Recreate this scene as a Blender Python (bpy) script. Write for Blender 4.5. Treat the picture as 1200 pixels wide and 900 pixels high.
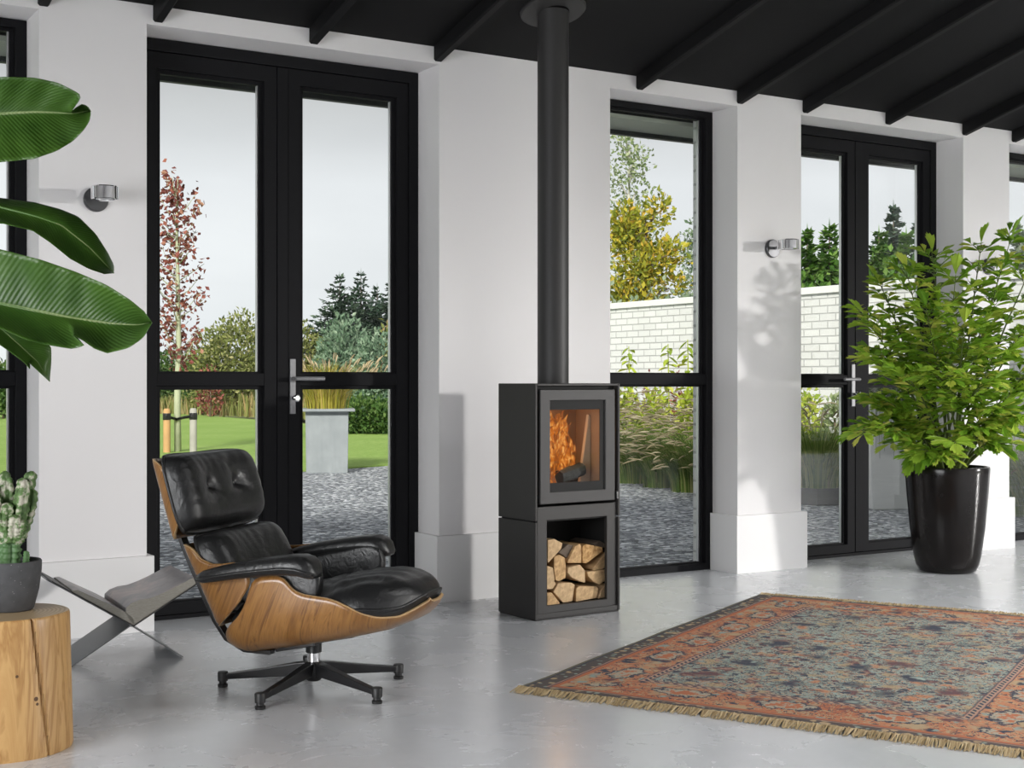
import bpy, bmesh, math, random
from mathutils import Vector, Matrix, noise as mnoise
scene = bpy.context.scene
C = scene.collection
for o in list(bpy.data.objects):
    bpy.data.objects.remove(o)

# ------------------------------------------------------------------ camera
FPX, CAMH, HOR = 1620.0, 1.07, 447.0          # focal length in px of 1200, eye height, horizon row
cam_data = bpy.data.cameras.new('camera')
cam = bpy.data.objects.new('camera', cam_data); C.objects.link(cam)
cam_data.sensor_width = 36.0
cam_data.lens = FPX / 1200.0 * 36.0
cam_data.shift_y = -(450.0 - HOR) / 1200.0
cam_data.clip_end = 500
cam.location = (0, 0, CAMH)
cam.rotation_euler = (math.pi / 2, 0, 0)
scene.camera = cam

# ------------------------------------------------------------------ colour management
vs = scene.view_settings
vs.view_transform = 'Standard'; vs.look = 'None'; vs.gamma = 1.0
vs.use_curve_mapping = False
vs.exposure = 0.0
scene.display_settings.display_device = 'sRGB'

# ------------------------------------------------------------------ wall frame: s along the glazed wall, y outward, z up
P0 = Vector((-1.54865, 5.95424, 0))
ANG = math.atan2(.5303, .8478)
UU = Vector((math.cos(ANG), math.sin(ANG), 0)); OUT = Vector((-math.sin(ANG), math.cos(ANG), 0))
def WL(s, y, z=0.0):
    return P0 + UU * s + OUT * y + Vector((0, 0, z))
def ray(x, y):
    return Vector(((x - 600) / FPX, 1.0, -(y - HOR) / FPX))
def PX(x, y, d):
    return Vector((0, 0, CAMH)) + ray(x, y) * d
def FL(x, y, z=0.0):
    return PX(x, y, (CAMH - z) * FPX / (y - HOR))

# ------------------------------------------------------------------ sky, sun, daylight through the rear glazing, added fill lamps
SKY_STRENGTH = 1.04
SUN_STRENGTH = 5.0
KEY_POWER = 2250.0
FILL_POWER = 70.0
LEFT_POWER = 165.0
TOP_POWER = 640.0
world = bpy.data.worlds.new('sky'); scene.world = world
world.use_nodes = True
wn = world.node_tree.nodes; wl_ = world.node_tree.links
for n in list(wn): wn.remove(n)
w_out = wn.new('ShaderNodeOutputWorld'); w_bg = wn.new('ShaderNodeBackground')
w_tc = wn.new('ShaderNodeTexCoord'); w_map = wn.new('ShaderNodeMapping')
w_map.inputs['Scale'].default_value = (1.6, 1.6, 4.5)
w_no = wn.new('ShaderNodeTexNoise'); w_no.inputs['Scale'].default_value = 1.5; w_no.inputs['Detail'].default_value = 5; w_no.inputs['Roughness'].default_value = .5
w_sep = wn.new('ShaderNodeSeparateXYZ')
w_r1 = wn.new('ShaderNodeValToRGB')
e = w_r1.color_ramp.elements
e[0].position = 0.0; e[0].color = (.93, .945, .96, 1)
e[1].position = .45; e[1].color = (.55, .55, .56, 1)
e2 = w_r1.color_ramp.elements.new(.14); e2.color = (.87, .88, .905, 1); e3 = w_r1.color_ramp.elements.new(.215); e3.color = (.57, .57, .575, 1)
w_r2 = wn.new('ShaderNodeValToRGB')
e = w_r2.color_ramp.elements
e[0].position = .34; e[0].color = (.86, .865, .875, 1); e[1].position = .66; e[1].color = (1.03, 1.03, 1.03, 1)
w_mx = wn.new('ShaderNodeMix'); w_mx.data_type = 'RGBA'; w_mx.blend_type = 'MULTIPLY'; w_mx.inputs[0].default_value = 1.0
wl_.new(w_tc.outputs['Generated'], w_map.inputs['Vector']); wl_.new(w_map.outputs[0], w_no.inputs['Vector'])
wl_.new(w_tc.outputs['Generated'], w_sep.inputs[0]); wl_.new(w_sep.outputs['Z'], w_r1.inputs[0])
wl_.new(w_no.outputs['Fac'], w_r2.inputs[0])
wl_.new(w_r1.outputs[0], w_mx.inputs[6]); wl_.new(w_r2.outputs[0], w_mx.inputs[7])
wl_.new(w_mx.outputs[2], w_bg.inputs['Color']); w_bg.inputs['Strength'].default_value = SKY_STRENGTH
wl_.new(w_bg.outputs[0], w_out.inputs['Surface'])

def light(name, kind, loc, direction, **kw):
    d = bpy.data.lights.new(name, kind)
    for k, v in kw.items(): setattr(d, k, v)
    o = bpy.data.objects.new(name, d); C.objects.link(o)
    o.location = loc
    o.rotation_euler = Vector(direction).to_track_quat('-Z', 'Y').to_euler()
    return o
# outdoor sun stands behind the house, so the house shades the near gravel
SUN_EL = math.radians(29)
hd = (OUT * 1.0 + UU * 0.85).normalized()
light('sun', 'SUN', (0, 0, 12), (hd.x * math.cos(SUN_EL), hd.y * math.cos(SUN_EL), -math.sin(SUN_EL)), energy=SUN_STRENGTH, angle=math.radians(9), color=(1, .96, .88))
# low daylight coming in through the rear glazing from camera right
KDIR = (UU * .69 - OUT * .724).normalized()
kloc = WL(3.6, 0, 1.3) + KDIR * 19 + Vector((0, 0, 1.45))
light('daylight_key', 'AREA', kloc, (WL(2.6, 0, 1.25) - kloc), energy=KEY_POWER, shape='DISK', size=.9, color=(1, .98, .95))
# soft daylight entering at the rear glazing
light('daylight_rear', 'AREA', WL(7.5, -8.45, 1.35), OUT + Vector((0, 0, -.02)), energy=FILL_POWER, shape='RECTANGLE', size=11, size_y=2.3, color=(1, .99, .98))

# added fill lamp before the closed left wall, brightens reveals and floor
light('added_left_fill', 'AREA', WL(-4.1, -4.0, 1.15), UU + Vector((0, 0, -.12)), energy=LEFT_POWER, shape='RECTANGLE', size=3.6, size_y=1.9, color=(.97, .985, 1)).data.spread = math.radians(130)
# added fill lamp just under the closed ceiling, brightens the floor
light('added_roof_fill', 'AREA', WL(4.6, -4.4, 3.70), OUT * -.0 + Vector((0, 0.12, -1)), energy=TOP_POWER, shape='RECTANGLE', size=8.5, size_y=2.0, color=(1, .995, .99)).data.spread = math.radians(125)

# ------------------------------------------------------------------ node helper
class G:
    def __init__(self, name):
        self.m = bpy.data.materials.new(name); self.m.use_nodes = True
        self.t = self.m.node_tree; self.N = self.t.nodes
        for n in list(self.N): self.N.remove(n)
        self.out = self.N.new('ShaderNodeOutputMaterial')
    def put(self, sock, v):
        if isinstance(v, bpy.types.NodeSocket): self.t.links.new(v, sock)
        elif v is not None:
            if sock.type == 'RGBA' and len(v) == 3: v = (*v, 1)
            sock.default_value = v
    def n(self, typ, ins=None, **at):
        n = self.N.new(typ)
        for k, v in at.items(): setattr(n, k, v)
        for k, v in (ins or {}).items(): self.put(n.inputs[k], v)
        return n
    def math(self, op, a, b=None, c=None, clamp=False):
        n = self.n('ShaderNodeMath', operation=op, use_clamp=clamp)
        self.put(n.inputs[0], a)
        if b is not None: self.put(n.inputs[1], b)
        if c is not None: self.put(n.inputs[2], c)
        return n.outputs[0]
    def mix(self, f, a, b, mode='MIX'):
        n = self.n('ShaderNodeMix', data_type='RGBA', blend_type=mode)
        self.put(n.inputs[0], f); self.put(n.inputs[6], a); self.put(n.inputs[7], b)
        return n.outputs[2]
    def ramp(self, f, stops, interp='LINEAR'):
        n = self.n('ShaderNodeValToRGB'); cr = n.color_ramp; cr.interpolation = interp
        while len(cr.elements) < len(stops): cr.elements.new(.5)
        for e, (p, c) in zip(cr.elements, stops):
            e.position = p; e.color = (*c, 1) if len(c) == 3 else c
        self.put(n.inputs[0], f)
        return n.outputs[0]
    def coord(self, which='Object', scale=None, rot=None, loc=None):
        o = self.n('ShaderNodeTexCoord').outputs[which]
        if scale or rot or loc:
            mp = self.n('ShaderNodeMapping', {'Vector': o})
            if scale: mp.inputs['Scale'].default_value = scale
            if rot: mp.inputs['Rotation'].default_value = rot
            if loc: mp.inputs['Location'].default_value = loc
            o = mp.outputs[0]
        return o
    def noise(self, v, scale, detail=4, rough=.5, dist=0.0):
        return self.n('ShaderNodeTexNoise', {'Vector': v, 'Scale': scale, 'Detail': detail, 'Roughness': rough, 'Distortion': dist}).outputs['Fac']
    def vor(self, v, scale, feature='F1', out='Distance', rnd=1.0):
        return self.n('ShaderNodeTexVoronoi', {'Vector': v, 'Scale': scale, 'Randomness': rnd}, feature=feature).outputs[out]
    def bump(self, h, strength=.3, dist=.01, normal=None):
        return self.n('ShaderNodeBump', {'Height': h, 'Strength': strength, 'Distance': dist, 'Normal': normal}).outputs[0]
    def bsdf(self, color, rough=.5, metal=0.0, spec=.5, normal=None, coat=0.0, coat_rough=.1, **kw):
        n = self.n('ShaderNodeBsdfPrincipled', {'Base Color': color, 'Roughness': rough, 'Metallic': metal, 'Specular IOR Level': spec, 'Coat Weight': coat, 'Coat Roughness': coat_rough})
        if normal is not None: self.put(n.inputs['Normal'], normal)
        for k, v in kw.items(): self.put(n.inputs[k], v)
        return n.outputs[0]
    def done(self, shader):
        self.t.links.new(shader, self.out.inputs['Surface']); return self.m

def simple(name, color, rough=.5, metal=0.0, spec=.5, bump=None, coat=0.0, var=0.0):
    g = G(name); nrm = None; col = color
    if bump:
        nrm = g.bump(g.noise(g.coord(), bump[0], 5), bump[1], bump[2] if len(bump) > 2 else .004)
    if var:
        f = g.noise(g.coord(), 6.0, 5)
        col = g.mix(f, tuple(c * (1 - var) for c in color), tuple(min(1, c * (1 + var)) for c in color))
    return g.done(g.bsdf(col, rough, metal, spec, nrm, coat))

def leafmat(name, stops, trans=.3, rough=.5, spec=.3):
    g = G(name)
    geo = g.n('ShaderNodeNewGeometry')
    col = g.ramp(geo.outputs['Random Per Island'], stops)
    a = g.bsdf(col, rough, 0, spec)
    b = g.n('ShaderNodeBsdfTranslucent', {'Color': col}).outputs[0]
    mx = g.n('ShaderNodeMixShader'); g.put(mx.inputs[0], trans)
    g.t.links.new(a, mx.inputs[1]); g.t.links.new(b, mx.inputs[2])
    return g.done(mx.outputs[0])

# ------------------------------------------------------------------ mesh helper
class M:
    def __init__(self): self.v = []; self.f = []; self.uv = {}; self.mi = []
    def add(self, vs_, fs, mi=0, uvs=None):
        b = len(self.v)
        self.v += [tuple(p) for p in vs_]
        for fc in fs:
            self.f.append(tuple(b + i for i in fc)); self.mi.append(mi)
        if uvs:
            for i, u in enumerate(uvs): self.uv[b + i] = u
        return self
    def box(self, x0, x1, y0, y1, z0, z1, mi=0, tf=None):
        vs_ = [Vector((x, y, z)) for z in (z0, z1) for y in (y0, y1) for x in (x0, x1)]
        if tf: vs_ = [tf @ p if isinstance(tf, Matrix) else tf(p) for p in vs_]
        return self.add(vs_, [(0, 2, 3, 1), (4, 5, 7, 6), (0, 1, 5, 4), (2, 6, 7, 3), (0, 4, 6, 2), (1, 3, 7, 5)], mi)
    def loft(self, rings, close=True, cap=True, mi=0, flip=False):
        n = len(rings[0]); vs_ = [p for r in rings for p in r]; fs = []
        for i in range(len(rings) - 1):
            for j in range(n if close else n - 1):
                a, b = i * n + j, i * n + (j + 1) % n
                q = (a, b, b + n, a + n); fs.append(q[::-1] if flip else q)
        if cap and close:
            lo = tuple(range(n)); hi = tuple(range((len(rings) - 1) * n, len(rings) * n))
            fs.append(lo if flip else lo[::-1]); fs.append(hi[::-1] if flip else hi)
        return self.add(vs_, fs, mi)
    def lathe(self, prof, n=32, c=(0, 0, 0), axis='Z', cap=True, mi=0, tf=None):
        c = Vector(c); rings = []
        for r, h in prof:
            ring = []
            for k in range(n):
                a = 2 * math.pi * k / n
                p = Vector((r * math.cos(a), r * math.sin(a), h))
                if axis == 'Y': p = Vector((p.x, p.z, -p.y))
                if axis == 'X': p = Vector((p.z, p.x, p.y))
                if tf: p = tf @ p
                ring.append(p + c)
            rings.append(ring)
        return self.loft(rings, True, cap, mi)
    def tube(self, pts, rad, n=8, cap=True, mi=0):
        pts = [Vector(p) for p in pts]; rings = []
        up = Vector((0, 0, 1))
        d0 = (pts[1] - pts[0]).normalized()
        x = d0.cross(up)
        if x.length < 1e-3: x = d0.cross(Vector((0, 1, 0)))
        x.normalize()
        for i, p in enumerate(pts):
            d = (pts[min(i + 1, len(pts) - 1)] - pts[max(i - 1, 0)]).normalized()
            x = (x - d * x.dot(d)).normalized(); y = d.cross(x)
            r = rad[i] if isinstance(rad, (list, tuple)) else rad
            rings.append([p + x * (r * math.cos(2 * math.pi * k / n)) + y * (r * math.sin(2 * math.pi * k / n)) for k in range(n)])
        return self.loft(rings, True, cap, mi)
    def grid(self, fn, nu, nv, mi=0, uv=False, flip=False):
        vs_ = []; uvs = []
        for j in range(nv + 1):
            for i in range(nu + 1):
                vs_.append(fn(i / nu, j / nv)); uvs.append((i / nu, j / nv))
        fs = []
        for j in range(nv):
            for i in range(nu):
                a = j * (nu + 1) + i; q = (a, a + 1, a + nu + 2, a + nu + 1)
                fs.append(q[::-1] if flip else q)
        return self.add(vs_, fs, mi, uvs if uv else None)
    def build(self, name, mats, parent=None, loc=None, rotz=None, smooth=False, bevel=0, solid=None, subsurf=0, weld=False, auto=None):
        me = bpy.data.meshes.new(name)
        me.from_pydata(self.v, [], self.f)
        if not isinstance(mats, (list, tuple)): mats = [mats]
        for m in mats: me.materials.append(m)
        if any(self.mi): me.polygons.foreach_set('material_index', self.mi)
        if self.uv:
            L = me.uv_layers.new(name='UVMap')
            for lp in me.loops: L.data[lp.index].uv = self.uv.get(lp.vertex_index, (0, 0))
        bm = bmesh.new(); bm.from_mesh(me)
        if weld: bmesh.ops.remove_doubles(bm, verts=bm.verts, dist=1e-5)
        if len(bm.faces) < 20000 and not self.uv: bmesh.ops.recalc_face_normals(bm, faces=bm.faces)
        bm.to_mesh(me); bm.free()
        if smooth: me.polygons.foreach_set('use_smooth', [True] * len(me.polygons))
        me.update()
        o = bpy.data.objects.new(name, me); C.objects.link(o)
        if parent is not None: o.parent = parent
        if loc is not None: o.location = loc
        if rotz is not None: o.rotation_euler = (0, 0, rotz)
        if solid:
            s = o.modifiers.new('solid', 'SOLIDIFY'); s.thickness = solid[0]; s.offset = solid[1]
            if len(solid) > 2: s.material_offset_rim = solid[2]
            s.use_even_offset = False
        if bevel:
            b = o.modifiers.new('bevel', 'BEVEL'); b.width = bevel; b.segments = 2; b.limit_method = 'ANGLE'; b.angle_limit = math.radians(40)
        if subsurf:
            s = o.modifiers.new('sub', 'SUBSURF'); s.levels = subsurf; s.render_levels = subsurf
        if auto:
            me.set_sharp_from_angle(angle=math.radians(auto)); me.polygons.foreach_set('use_smooth', [True] * len(me.polygons))
        return o

def thing(name, label, cat, loc=(0, 0, 0), rotz=0.0, group=None):
    o = bpy.data.objects.new(name, None); C.objects.link(o)
    o.empty_display_size = .05
    o.location = loc; o.rotation_euler = (0, 0, rotz)
    o['label'] = label; o['category'] = cat
    o['kind'] = 'thing'
    if group: o['group'] = group
    return o
def tag(o, label, cat, group=None, kind=None):
    o['label'] = label; o['category'] = cat
    if group: o['group'] = group
    if kind: o['kind'] = kind
    return o
def structure(o, label, cat):
    o['kind'] = 'structure'; o['label'] = label; o['category'] = cat
    return o
def interp(t, xs, ys):
    if t <= xs[0]: return ys[0]
    for i in range(len(xs) - 1):
        if t <= xs[i + 1]:
            k = (t - xs[i]) / (xs[i + 1] - xs[i]); return ys[i] + (ys[i + 1] - ys[i]) * k
    return ys[-1]

# ================================================================== materials of the setting
def m_concrete():
    g = G('polished_concrete'); v = g.coord('Object')
    a = g.noise(v, .8, 3, .5, .4); b = g.noise(v, 3.2, 8, .62, .5); c = g.noise(v, 16, 5, .6)
    col = g.mix(a, (.56, .575, .60), (.67, .685, .71))
    col = g.mix(g.ramp(b, [(.28, (0, 0, 0)), (.85, (.45, .45, .45))]), col, (.78, .79, .81))
    col = g.mix(g.math('MULTIPLY', c, .26), col, (.42, .43, .45))
    ro = g.math('ADD', g.math('MULTIPLY', b, .12), .21)
    return g.done(g.bsdf(col, ro, 0, .8, None, .25, .2))
MAT_FLOOR = m_concrete()
def m_plaster():
    g = G('white_plaster'); v = g.coord()
    return g.done(g.bsdf((.80, .785, .79), .85, 0, .2, g.bump(g.noise(v, 60, 4), .05, .003)))
MAT_WALL = m_plaster()
MAT_BASE = simple('painted_baseboard', (.81, .80, .80), .5, 0, .3)
MAT_CEIL = simple('black_ceiling_boards', (.0085, .0085, .009), .7, 0, .15, (30, .05))
MAT_BEAM = simple('black_painted_rafter', (.007, .007, .0075), .6, 0, .2)
MAT_FRAME = simple('anthracite_frame_paint', (.013, .013, .0145), .6, 0, .08, (80, .03, .001))
MAT_BEAD = simple('dark_grey_bead', (.05, .055, .06), .35)
MAT_SPACER = simple('aluminium_spacer', (.62, .62, .63), .35, .9)
def m_glass():
    g = G('window_glass')
    fr = g.n('ShaderNodeFresnel', {'IOR': 1.35}).outputs[0]
    mx = g.n('ShaderNodeMixShader'); g.put(mx.inputs[0], g.math('MULTIPLY', fr, .14))
    g.t.links.new(g.n('ShaderNodeBsdfTransparent', {'Color': (.97, .985, .98)}).outputs[0], mx.inputs[1])
    g.t.links.new(g.n('ShaderNodeBsdfGlossy', {'Color': (1, 1, 1), 'Roughness': .01}).outputs[0], mx.inputs[2])
    return g.done(mx.outputs[0])
MAT_GLASS = m_glass()
def m_brick():
    g = G('white_painted_brick'); v = g.coord('Object', rot=(math.pi / 2, 0, 0))
    br = g.n('ShaderNodeTexBrick', {'Vector': v, 'Color1': (.80, .80, .79), 'Color2': (.74, .74, .735), 'Mortar': (.50, .50, .50), 'Scale': 1.0, 'Mortar Size': .008, 'Mortar Smooth': .4, 'Brick Width': .24, 'Row Height': .082})
    nz = g.noise(v, 25, 5)
    col = g.mix(g.math('MULTIPLY', nz, .2), br.outputs['Color'], (.66, .66, .65))
    h = g.math('ADD', g.math('MULTIPLY', br.outputs['Fac'], -1.0), g.math('MULTIPLY', nz, .4))
    return g.done(g.bsdf(col, .75, 0, .2, g.bump(h, .8, .012)))
MAT_BRICK = m_brick()
def m_gravel():
    g = G('grey_gravel'); v = g.coord('Object')
    d = g.vor(v, 30, 'F1', 'Color'); dist = g.vor(v, 30)
    sp = g.n('ShaderNodeSeparateColor', {'Color': d}).outputs[0]
    big = g.noise(v, 1.2, 3)
    col = g.ramp(sp, [(0, (.06, .065, .075)), (.40, (.20, .215, .24)), (.75, (.46, .48, .52)), (1, (.95, .96, 1))])
    col = g.mix(g.math('MULTIPLY', big, .3), col, (.24, .25, .28))
    return g.done(g.bsdf(col, .8, 0, .3, g.bump(g.math('MULTIPLY', dist, -1.0), 1.0, .03)))
MAT_GRAVEL = m_gravel()
def m_lawn():
    g = G('mown_grass'); v = g.coord('Object')
    n1 = g.noise(v, .5, 5, .6); n2 = g.noise(v, 9, 8, .85)
    col = g.mix(g.ramp(n1, [(.3, (0, 0, 0)), (.7, (1, 1, 1))]), (.29, .44, .10), (.40, .54, .16))
    col = g.mix(g.ramp(n2, [(.40, (0, 0, 0)), (.62, (.75, .75, .75))]), col, (.17, .30, .045))
    return g.done(g.bsdf(col, .8, 0, .2, g.bump(n2, .8, .03)))
MAT_LAWN = m_lawn()
MAT_SOFFIT = simple('grey_green_soffit', (.42, .44, .38), .7)
MAT_FASCIA = simple('dark_fascia', (.03, .032, .034), .5)
MAT_CHROME = simple('chrome', (.82, .82, .83), .06, 1.0)
MAT_STEEL = simple('brushed_steel', (.30, .30, .31), .55, .5, .3)
MAT_DARKCHROME = simple('dark_chrome', (.09, .09, .095), .35, .6, .4)
MAT_BLACKMETAL = simple('black_enamelled_metal', (.013, .013, .014), .33, 0, .5)

# ================================================================== the setting
def wall_obj(m, name, mat, **kw):
    return m.build(name, mat, None, P0, ANG, **kw)
ZH = 2.607                                     # underside of the lintel
CEIL0, CSL = 2.69, .2545                       # ceiling height at the wall face and its slope
S_L, S_R, Y_B = -4.2, 14.2, -8.3
OPEN = [(-1.37, -.475), (-.025, 1.41), (2.433, 3.31), (3.791, 5.175), (5.616, 6.52)]
fl = M(); fl.box(S_L - .3, S_R + .3, Y_B - .3, .345, -.2, 0)
structure(wall_obj(fl, 'floor', MAT_FLOOR), 'polished grey concrete floor of the room', 'floor')

# piers and lintel of the glazed wall: one mesh
w = M()
edges = [S_L] + [x for ab in OPEN for x in ab] + [S_R]
for a, b in zip(edges[0::2], edges[1::2]):
    w.box(a, b, 0, .345, 0, ZH)
w.add([(S_L, 0, ZH), (S_R, 0, ZH), (S_R, .345, ZH), (S_L, .345, ZH), (S_L, 0, CEIL0 + .01), (S_R, 0, CEIL0 + .01), (S_R, .345, ZH + .005), (S_L, .345, ZH + .005)],
      [(0, 1, 2, 3), (4, 7, 6, 5), (0, 4, 5, 1), (3, 2, 6, 7), (0, 3, 7, 4), (1, 5, 6, 2)])
structure(wall_obj(w, 'wall_front', MAT_WALL), 'white plastered wall with piers between tall glazed doors and windows', 'wall')
# outer brick leaf, visible past the right edge of the middle window
w = M()
for a, b in zip(edges[0::2], edges[1::2]):
    w.box(a + (.012 if a > S_L else 0), b - (.012 if b < S_R else 0), .345, .40, -.1, ZH)
structure(wall_obj(w, 'wall_outside', MAT_BRICK), 'white painted brick outer face of the house wall', 'wall')
# remaining shell behind the camera
w = M(); w.box(S_L - .25, S_L, Y_B, .345, 0, 5.0)
structure(wall_obj(w, 'wall_left', MAT_WALL), 'white plastered end wall left of the view', 'wall')
w = M(); w.box(S_R, S_R + .25, Y_B, .345, 0, 5.0)
structure(wall_obj(w, 'wall_right', MAT_WALL), 'white plastered end wall right of the view', 'wall')
w = M(); w.box(S_L, 1.4, Y_B - .25, Y_B, 0, 5.0); w.box(1.4, 9.3, Y_B - .25, Y_B, 2.15, 5.0); w.box(9.3, 9.5, Y_B - .25, Y_B, 0, 5.0); w.box(9.5, 13.8, Y_B - .25, Y_B, 2.45, 5.0); w.box(13.8, S_R, Y_B - .25, Y_B, 0, 5.0)
structure(wall_obj(w, 'wall_back', MAT_WALL), 'white plastered wall behind the camera with a wide glazed opening', 'wall')
# ceiling
def cz(y): return CEIL0 - CSL * y
c = M(); y0, y1 = .34, Y_B - .3
c.add([(S_L - .3, y0, cz(y0)), (S_R + .3, y0, cz(y0)), (S_R + .3, y1, cz(y1)), (S_L - .3, y1, cz(y1)),
       (S_L - .3, y0, cz(y0) + .16), (S_R + .3, y0, cz(y0) + .16), (S_R + .3, y1, cz(y1) + .16), (S_L - .3, y1, cz(y1) + .16)],
      [(0, 1, 2, 3), (4, 7, 6, 5), (0, 4, 5, 1), (3, 2, 6, 7), (0, 3, 7, 4), (1, 5, 6, 2)])
structure(wall_obj(c, 'ceiling', MAT_CEIL), 'sloping black boarded ceiling', 'ceiling')
for s in (-3.3, -2.6, -1.9, -1.2, -.481, .001, .728, 1.379, 2.601, 3.302, 3.799, 4.476, 5.162, 5.636, 6.3, 7.0, 7.7, 8.4, 9.1, 9.8, 10.5):
    b = M(); yb = Y_B + .02; hh = .072
    pr = [(s, -.075 - .0), (s, hh), (s + .047, hh)]
    sec = [(s, 0.0), (s, -hh + .008), (s + .008, -hh), (s + .04, -hh), (s + .047, -hh + .008), (s + .047, 0.0)]
    b.loft([[(x, yy, cz(yy) + dz) for x, dz in sec] for yy in (-.004, yb)])
    structure(wall_obj(b, 'ceiling_beam', MAT_BEAM), 'black rafter under the sloping black ceiling', 'beam')
# baseboards wrap each pier
names = ['left', 'second', 'third', 'fourth', 'fifth', 'right']
for (a, b), nm in zip(zip(edges[0::2], edges[1::2]), names):
    m = M(); T = .025; HB = .322
    x0 = a - (T if a > S_L else 0); x1 = b + (T if b < S_R else 0)
    m.box(x0, x1, -T, 0, 0, HB)
    if a > S_L: m.box(x0, a, 0, .205, 0, HB)
    if b < S_R: m.box(b, x1, 0, .205, 0, HB)
    structure(wall_obj(m, 'baseboard_' + nm, MAT_BASE, weld=True), 'tall white baseboard round the foot of the pier', 'baseboard')

# ---- glazed units
FY0, FY1 = .212, .29
def struct_empty(name, s, label, cat):
    o = bpy.data.objects.new(name, None); C.objects.link(o); o.empty_display_size = .05
    o.location = WL(s, FY0, 0); o.rotation_euler = (0, 0, ANG)
    return structure(o, label, cat)
def ring(m, x0, x1, z0, z1, wl, wr, wb, wt, y0, y1, mi=0):
    o = [(x0, z0), (x1, z0), (x1, z1), (x0, z1)]; q = [(x0 + wl, z0 + wb), (x1 - wr, z0 + wb), (x1 - wr, z1 - wt), (x0 + wl, z1 - wt)]
    v = [Vector((x, y, z)) for y in (y0, y1) for x, z in o + q]; f = []
    for k in range(4):
        n = (k + 1) % 4
        f += [(k, n, 4 + n, 4 + k), (8 + n, 8 + k, 12 + k, 12 + n), (n, k, 8 + k, 8 + n), (4 + k, 4 + n, 12 + n, 12 + k)]
    m.add(v, f, mi)
def pane(par, x0, x1, z0, z1, y):
    m = M(); m.box(x0, x1, y - .003, y + .003, z0, z1)
    return m.build('glass_pane', MAT_GLASS, par)
def spacer(m, x0, x1, z0, z1, y):
    ring(m, x0, x1, z0, z1, .007, .007, .005, .005, y, y + .016)
def glazed_window(name, s0, s1, label):
    root = struct_empty(name, s0, label, 'window'); W_ = s1 - s0; T = ZH - .003
    m = M()
    ring(m, 0.0, W_, 0.0, T, .03, .046, .036, .034, 0, .075)
    m.box(.03, W_ - .046, .004, .07, 1.052, 1.111)
    m.build('window_frame', MAT_FRAME, root, bevel=.002)
    bd = M()
    for z0, z1 in ((.036, 1.052), (1.111, T - .034)):
        ring(bd, .03, W_ - .046, z0, z1, .012, .02, .008, .012, .03, .066)
    bd.build('glazing_bead', MAT_FRAME, root, bevel=.001)
    sp = M()
    for z0, z1 in ((.044, 1.052), (1.111, T - .046)):
        sp.box(W_ - .073, W_ - .066, .040, .058, z0, z1)
    sp.build('spacer_bar', MAT_SPACER, root)
    for z0, z1 in ((.038, 1.056), (1.107, T - .036)):
        pane(root, .034, W_ - .05, z0, z1, .05)
    return root
def handle(par, x, side):
    m = M(); m.box(x - .014, x + .014, 0, .009, .917, 1.176)
    for k in range(5): m.box(x - .002, x + .002, -.0012, .001, .935 + k * .055, .939 + k * .055)
    h_ = m.build('handle_plate', MAT_STEEL, par, bevel=.002)
    m = M()
    m.tube([(x, .004, 1.083), (x, -.05, 1.083)], .0095, 12)
    pts = [(x, -.05, 1.083), (x + side * .012, -.058, 1.083), (x + side * .135, -.058, 1.083)]
    m.tube(pts, .0095, 12)
    m.build('lever', MAT_STEEL, h_, smooth=True, auto=40)
    m = M(); m.lathe([(.010, .004), (.010, -.03), (.017, -.034), (.018, -.05), (.012, -.055)][::1], 16, (x, 0, .992), 'Y')
    m.build('thumb_turn', MAT_CHROME, h_, smooth=True, auto=40)
def glazed_door(name, s0, s1, label, hx, hside):
    root = struct_empty(name, s0, label, 'door'); W_ = s1 - s0; T = ZH - .003
    m = M(); ring(m, 0, W_, 0, T, .05, .05, .018, .054, 0, .085)
    m.build('door_frame', MAT_FRAME, root, bevel=.002)
    mid = W_ / 2 - .002                                    # centre line of the astragal
    for k, (a, b) in enumerate(((.053, mid - .029), (mid + .029, W_ - .053))):
        lf = M(); st, rb, rt = .062, .052, .075
        ring(lf, a, b, .02, T - .057, st, st, rb, rt, .008, .07)
        lf.box(a + st, b - st, .010, .066, 1.05, 1.108)
        leaf = lf.build('door_leaf', MAT_FRAME, root, bevel=.002)
        bd = M()
        for z0, z1 in ((.072, 1.05), (1.108, T - .132)):
            ring(bd, a + st, b - st, z0, z1, .02, .02, .008, .018, .028, .06)
        bd.build('glazing_bead', MAT_FRAME, leaf, bevel=.001)
        sp = M()
        for z0, z1 in ((.08, 1.05), (1.108, T - .15)):
            sp.box(b - st - .026, b - st - .020, .038, .056, z0, z1)
        sp.build('spacer_bar', MAT_SPACER, leaf)
        for z0, z1 in ((.075, 1.055), (1.102, T - .135)):
            pane(leaf, a + st + .004, b - st - .004, z0, z1, .045)
    m = M(); m.box(mid - .027, mid + .027, .004, .075, .022, T - .058)
    m.build('astragal', MAT_FRAME, root, bevel=.002)
    handle(root, hx, hside)
    return root
glazed_window('window_1', *OPEN[0], 'tall black framed window at the far left edge behind the cactus')
glazed_door('door_1', *OPEN[1], 'black framed double glazed door behind the lounge chair', .765, 1)
glazed_window('window_2', *OPEN[2], 'tall black framed window right of the wood stove')
glazed_door('door_2', *OPEN[3], 'black framed double glazed door behind the tall black planter', .642, -1)
glazed_window('window_3', *OPEN[4], 'tall black framed window at the far right edge')

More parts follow.
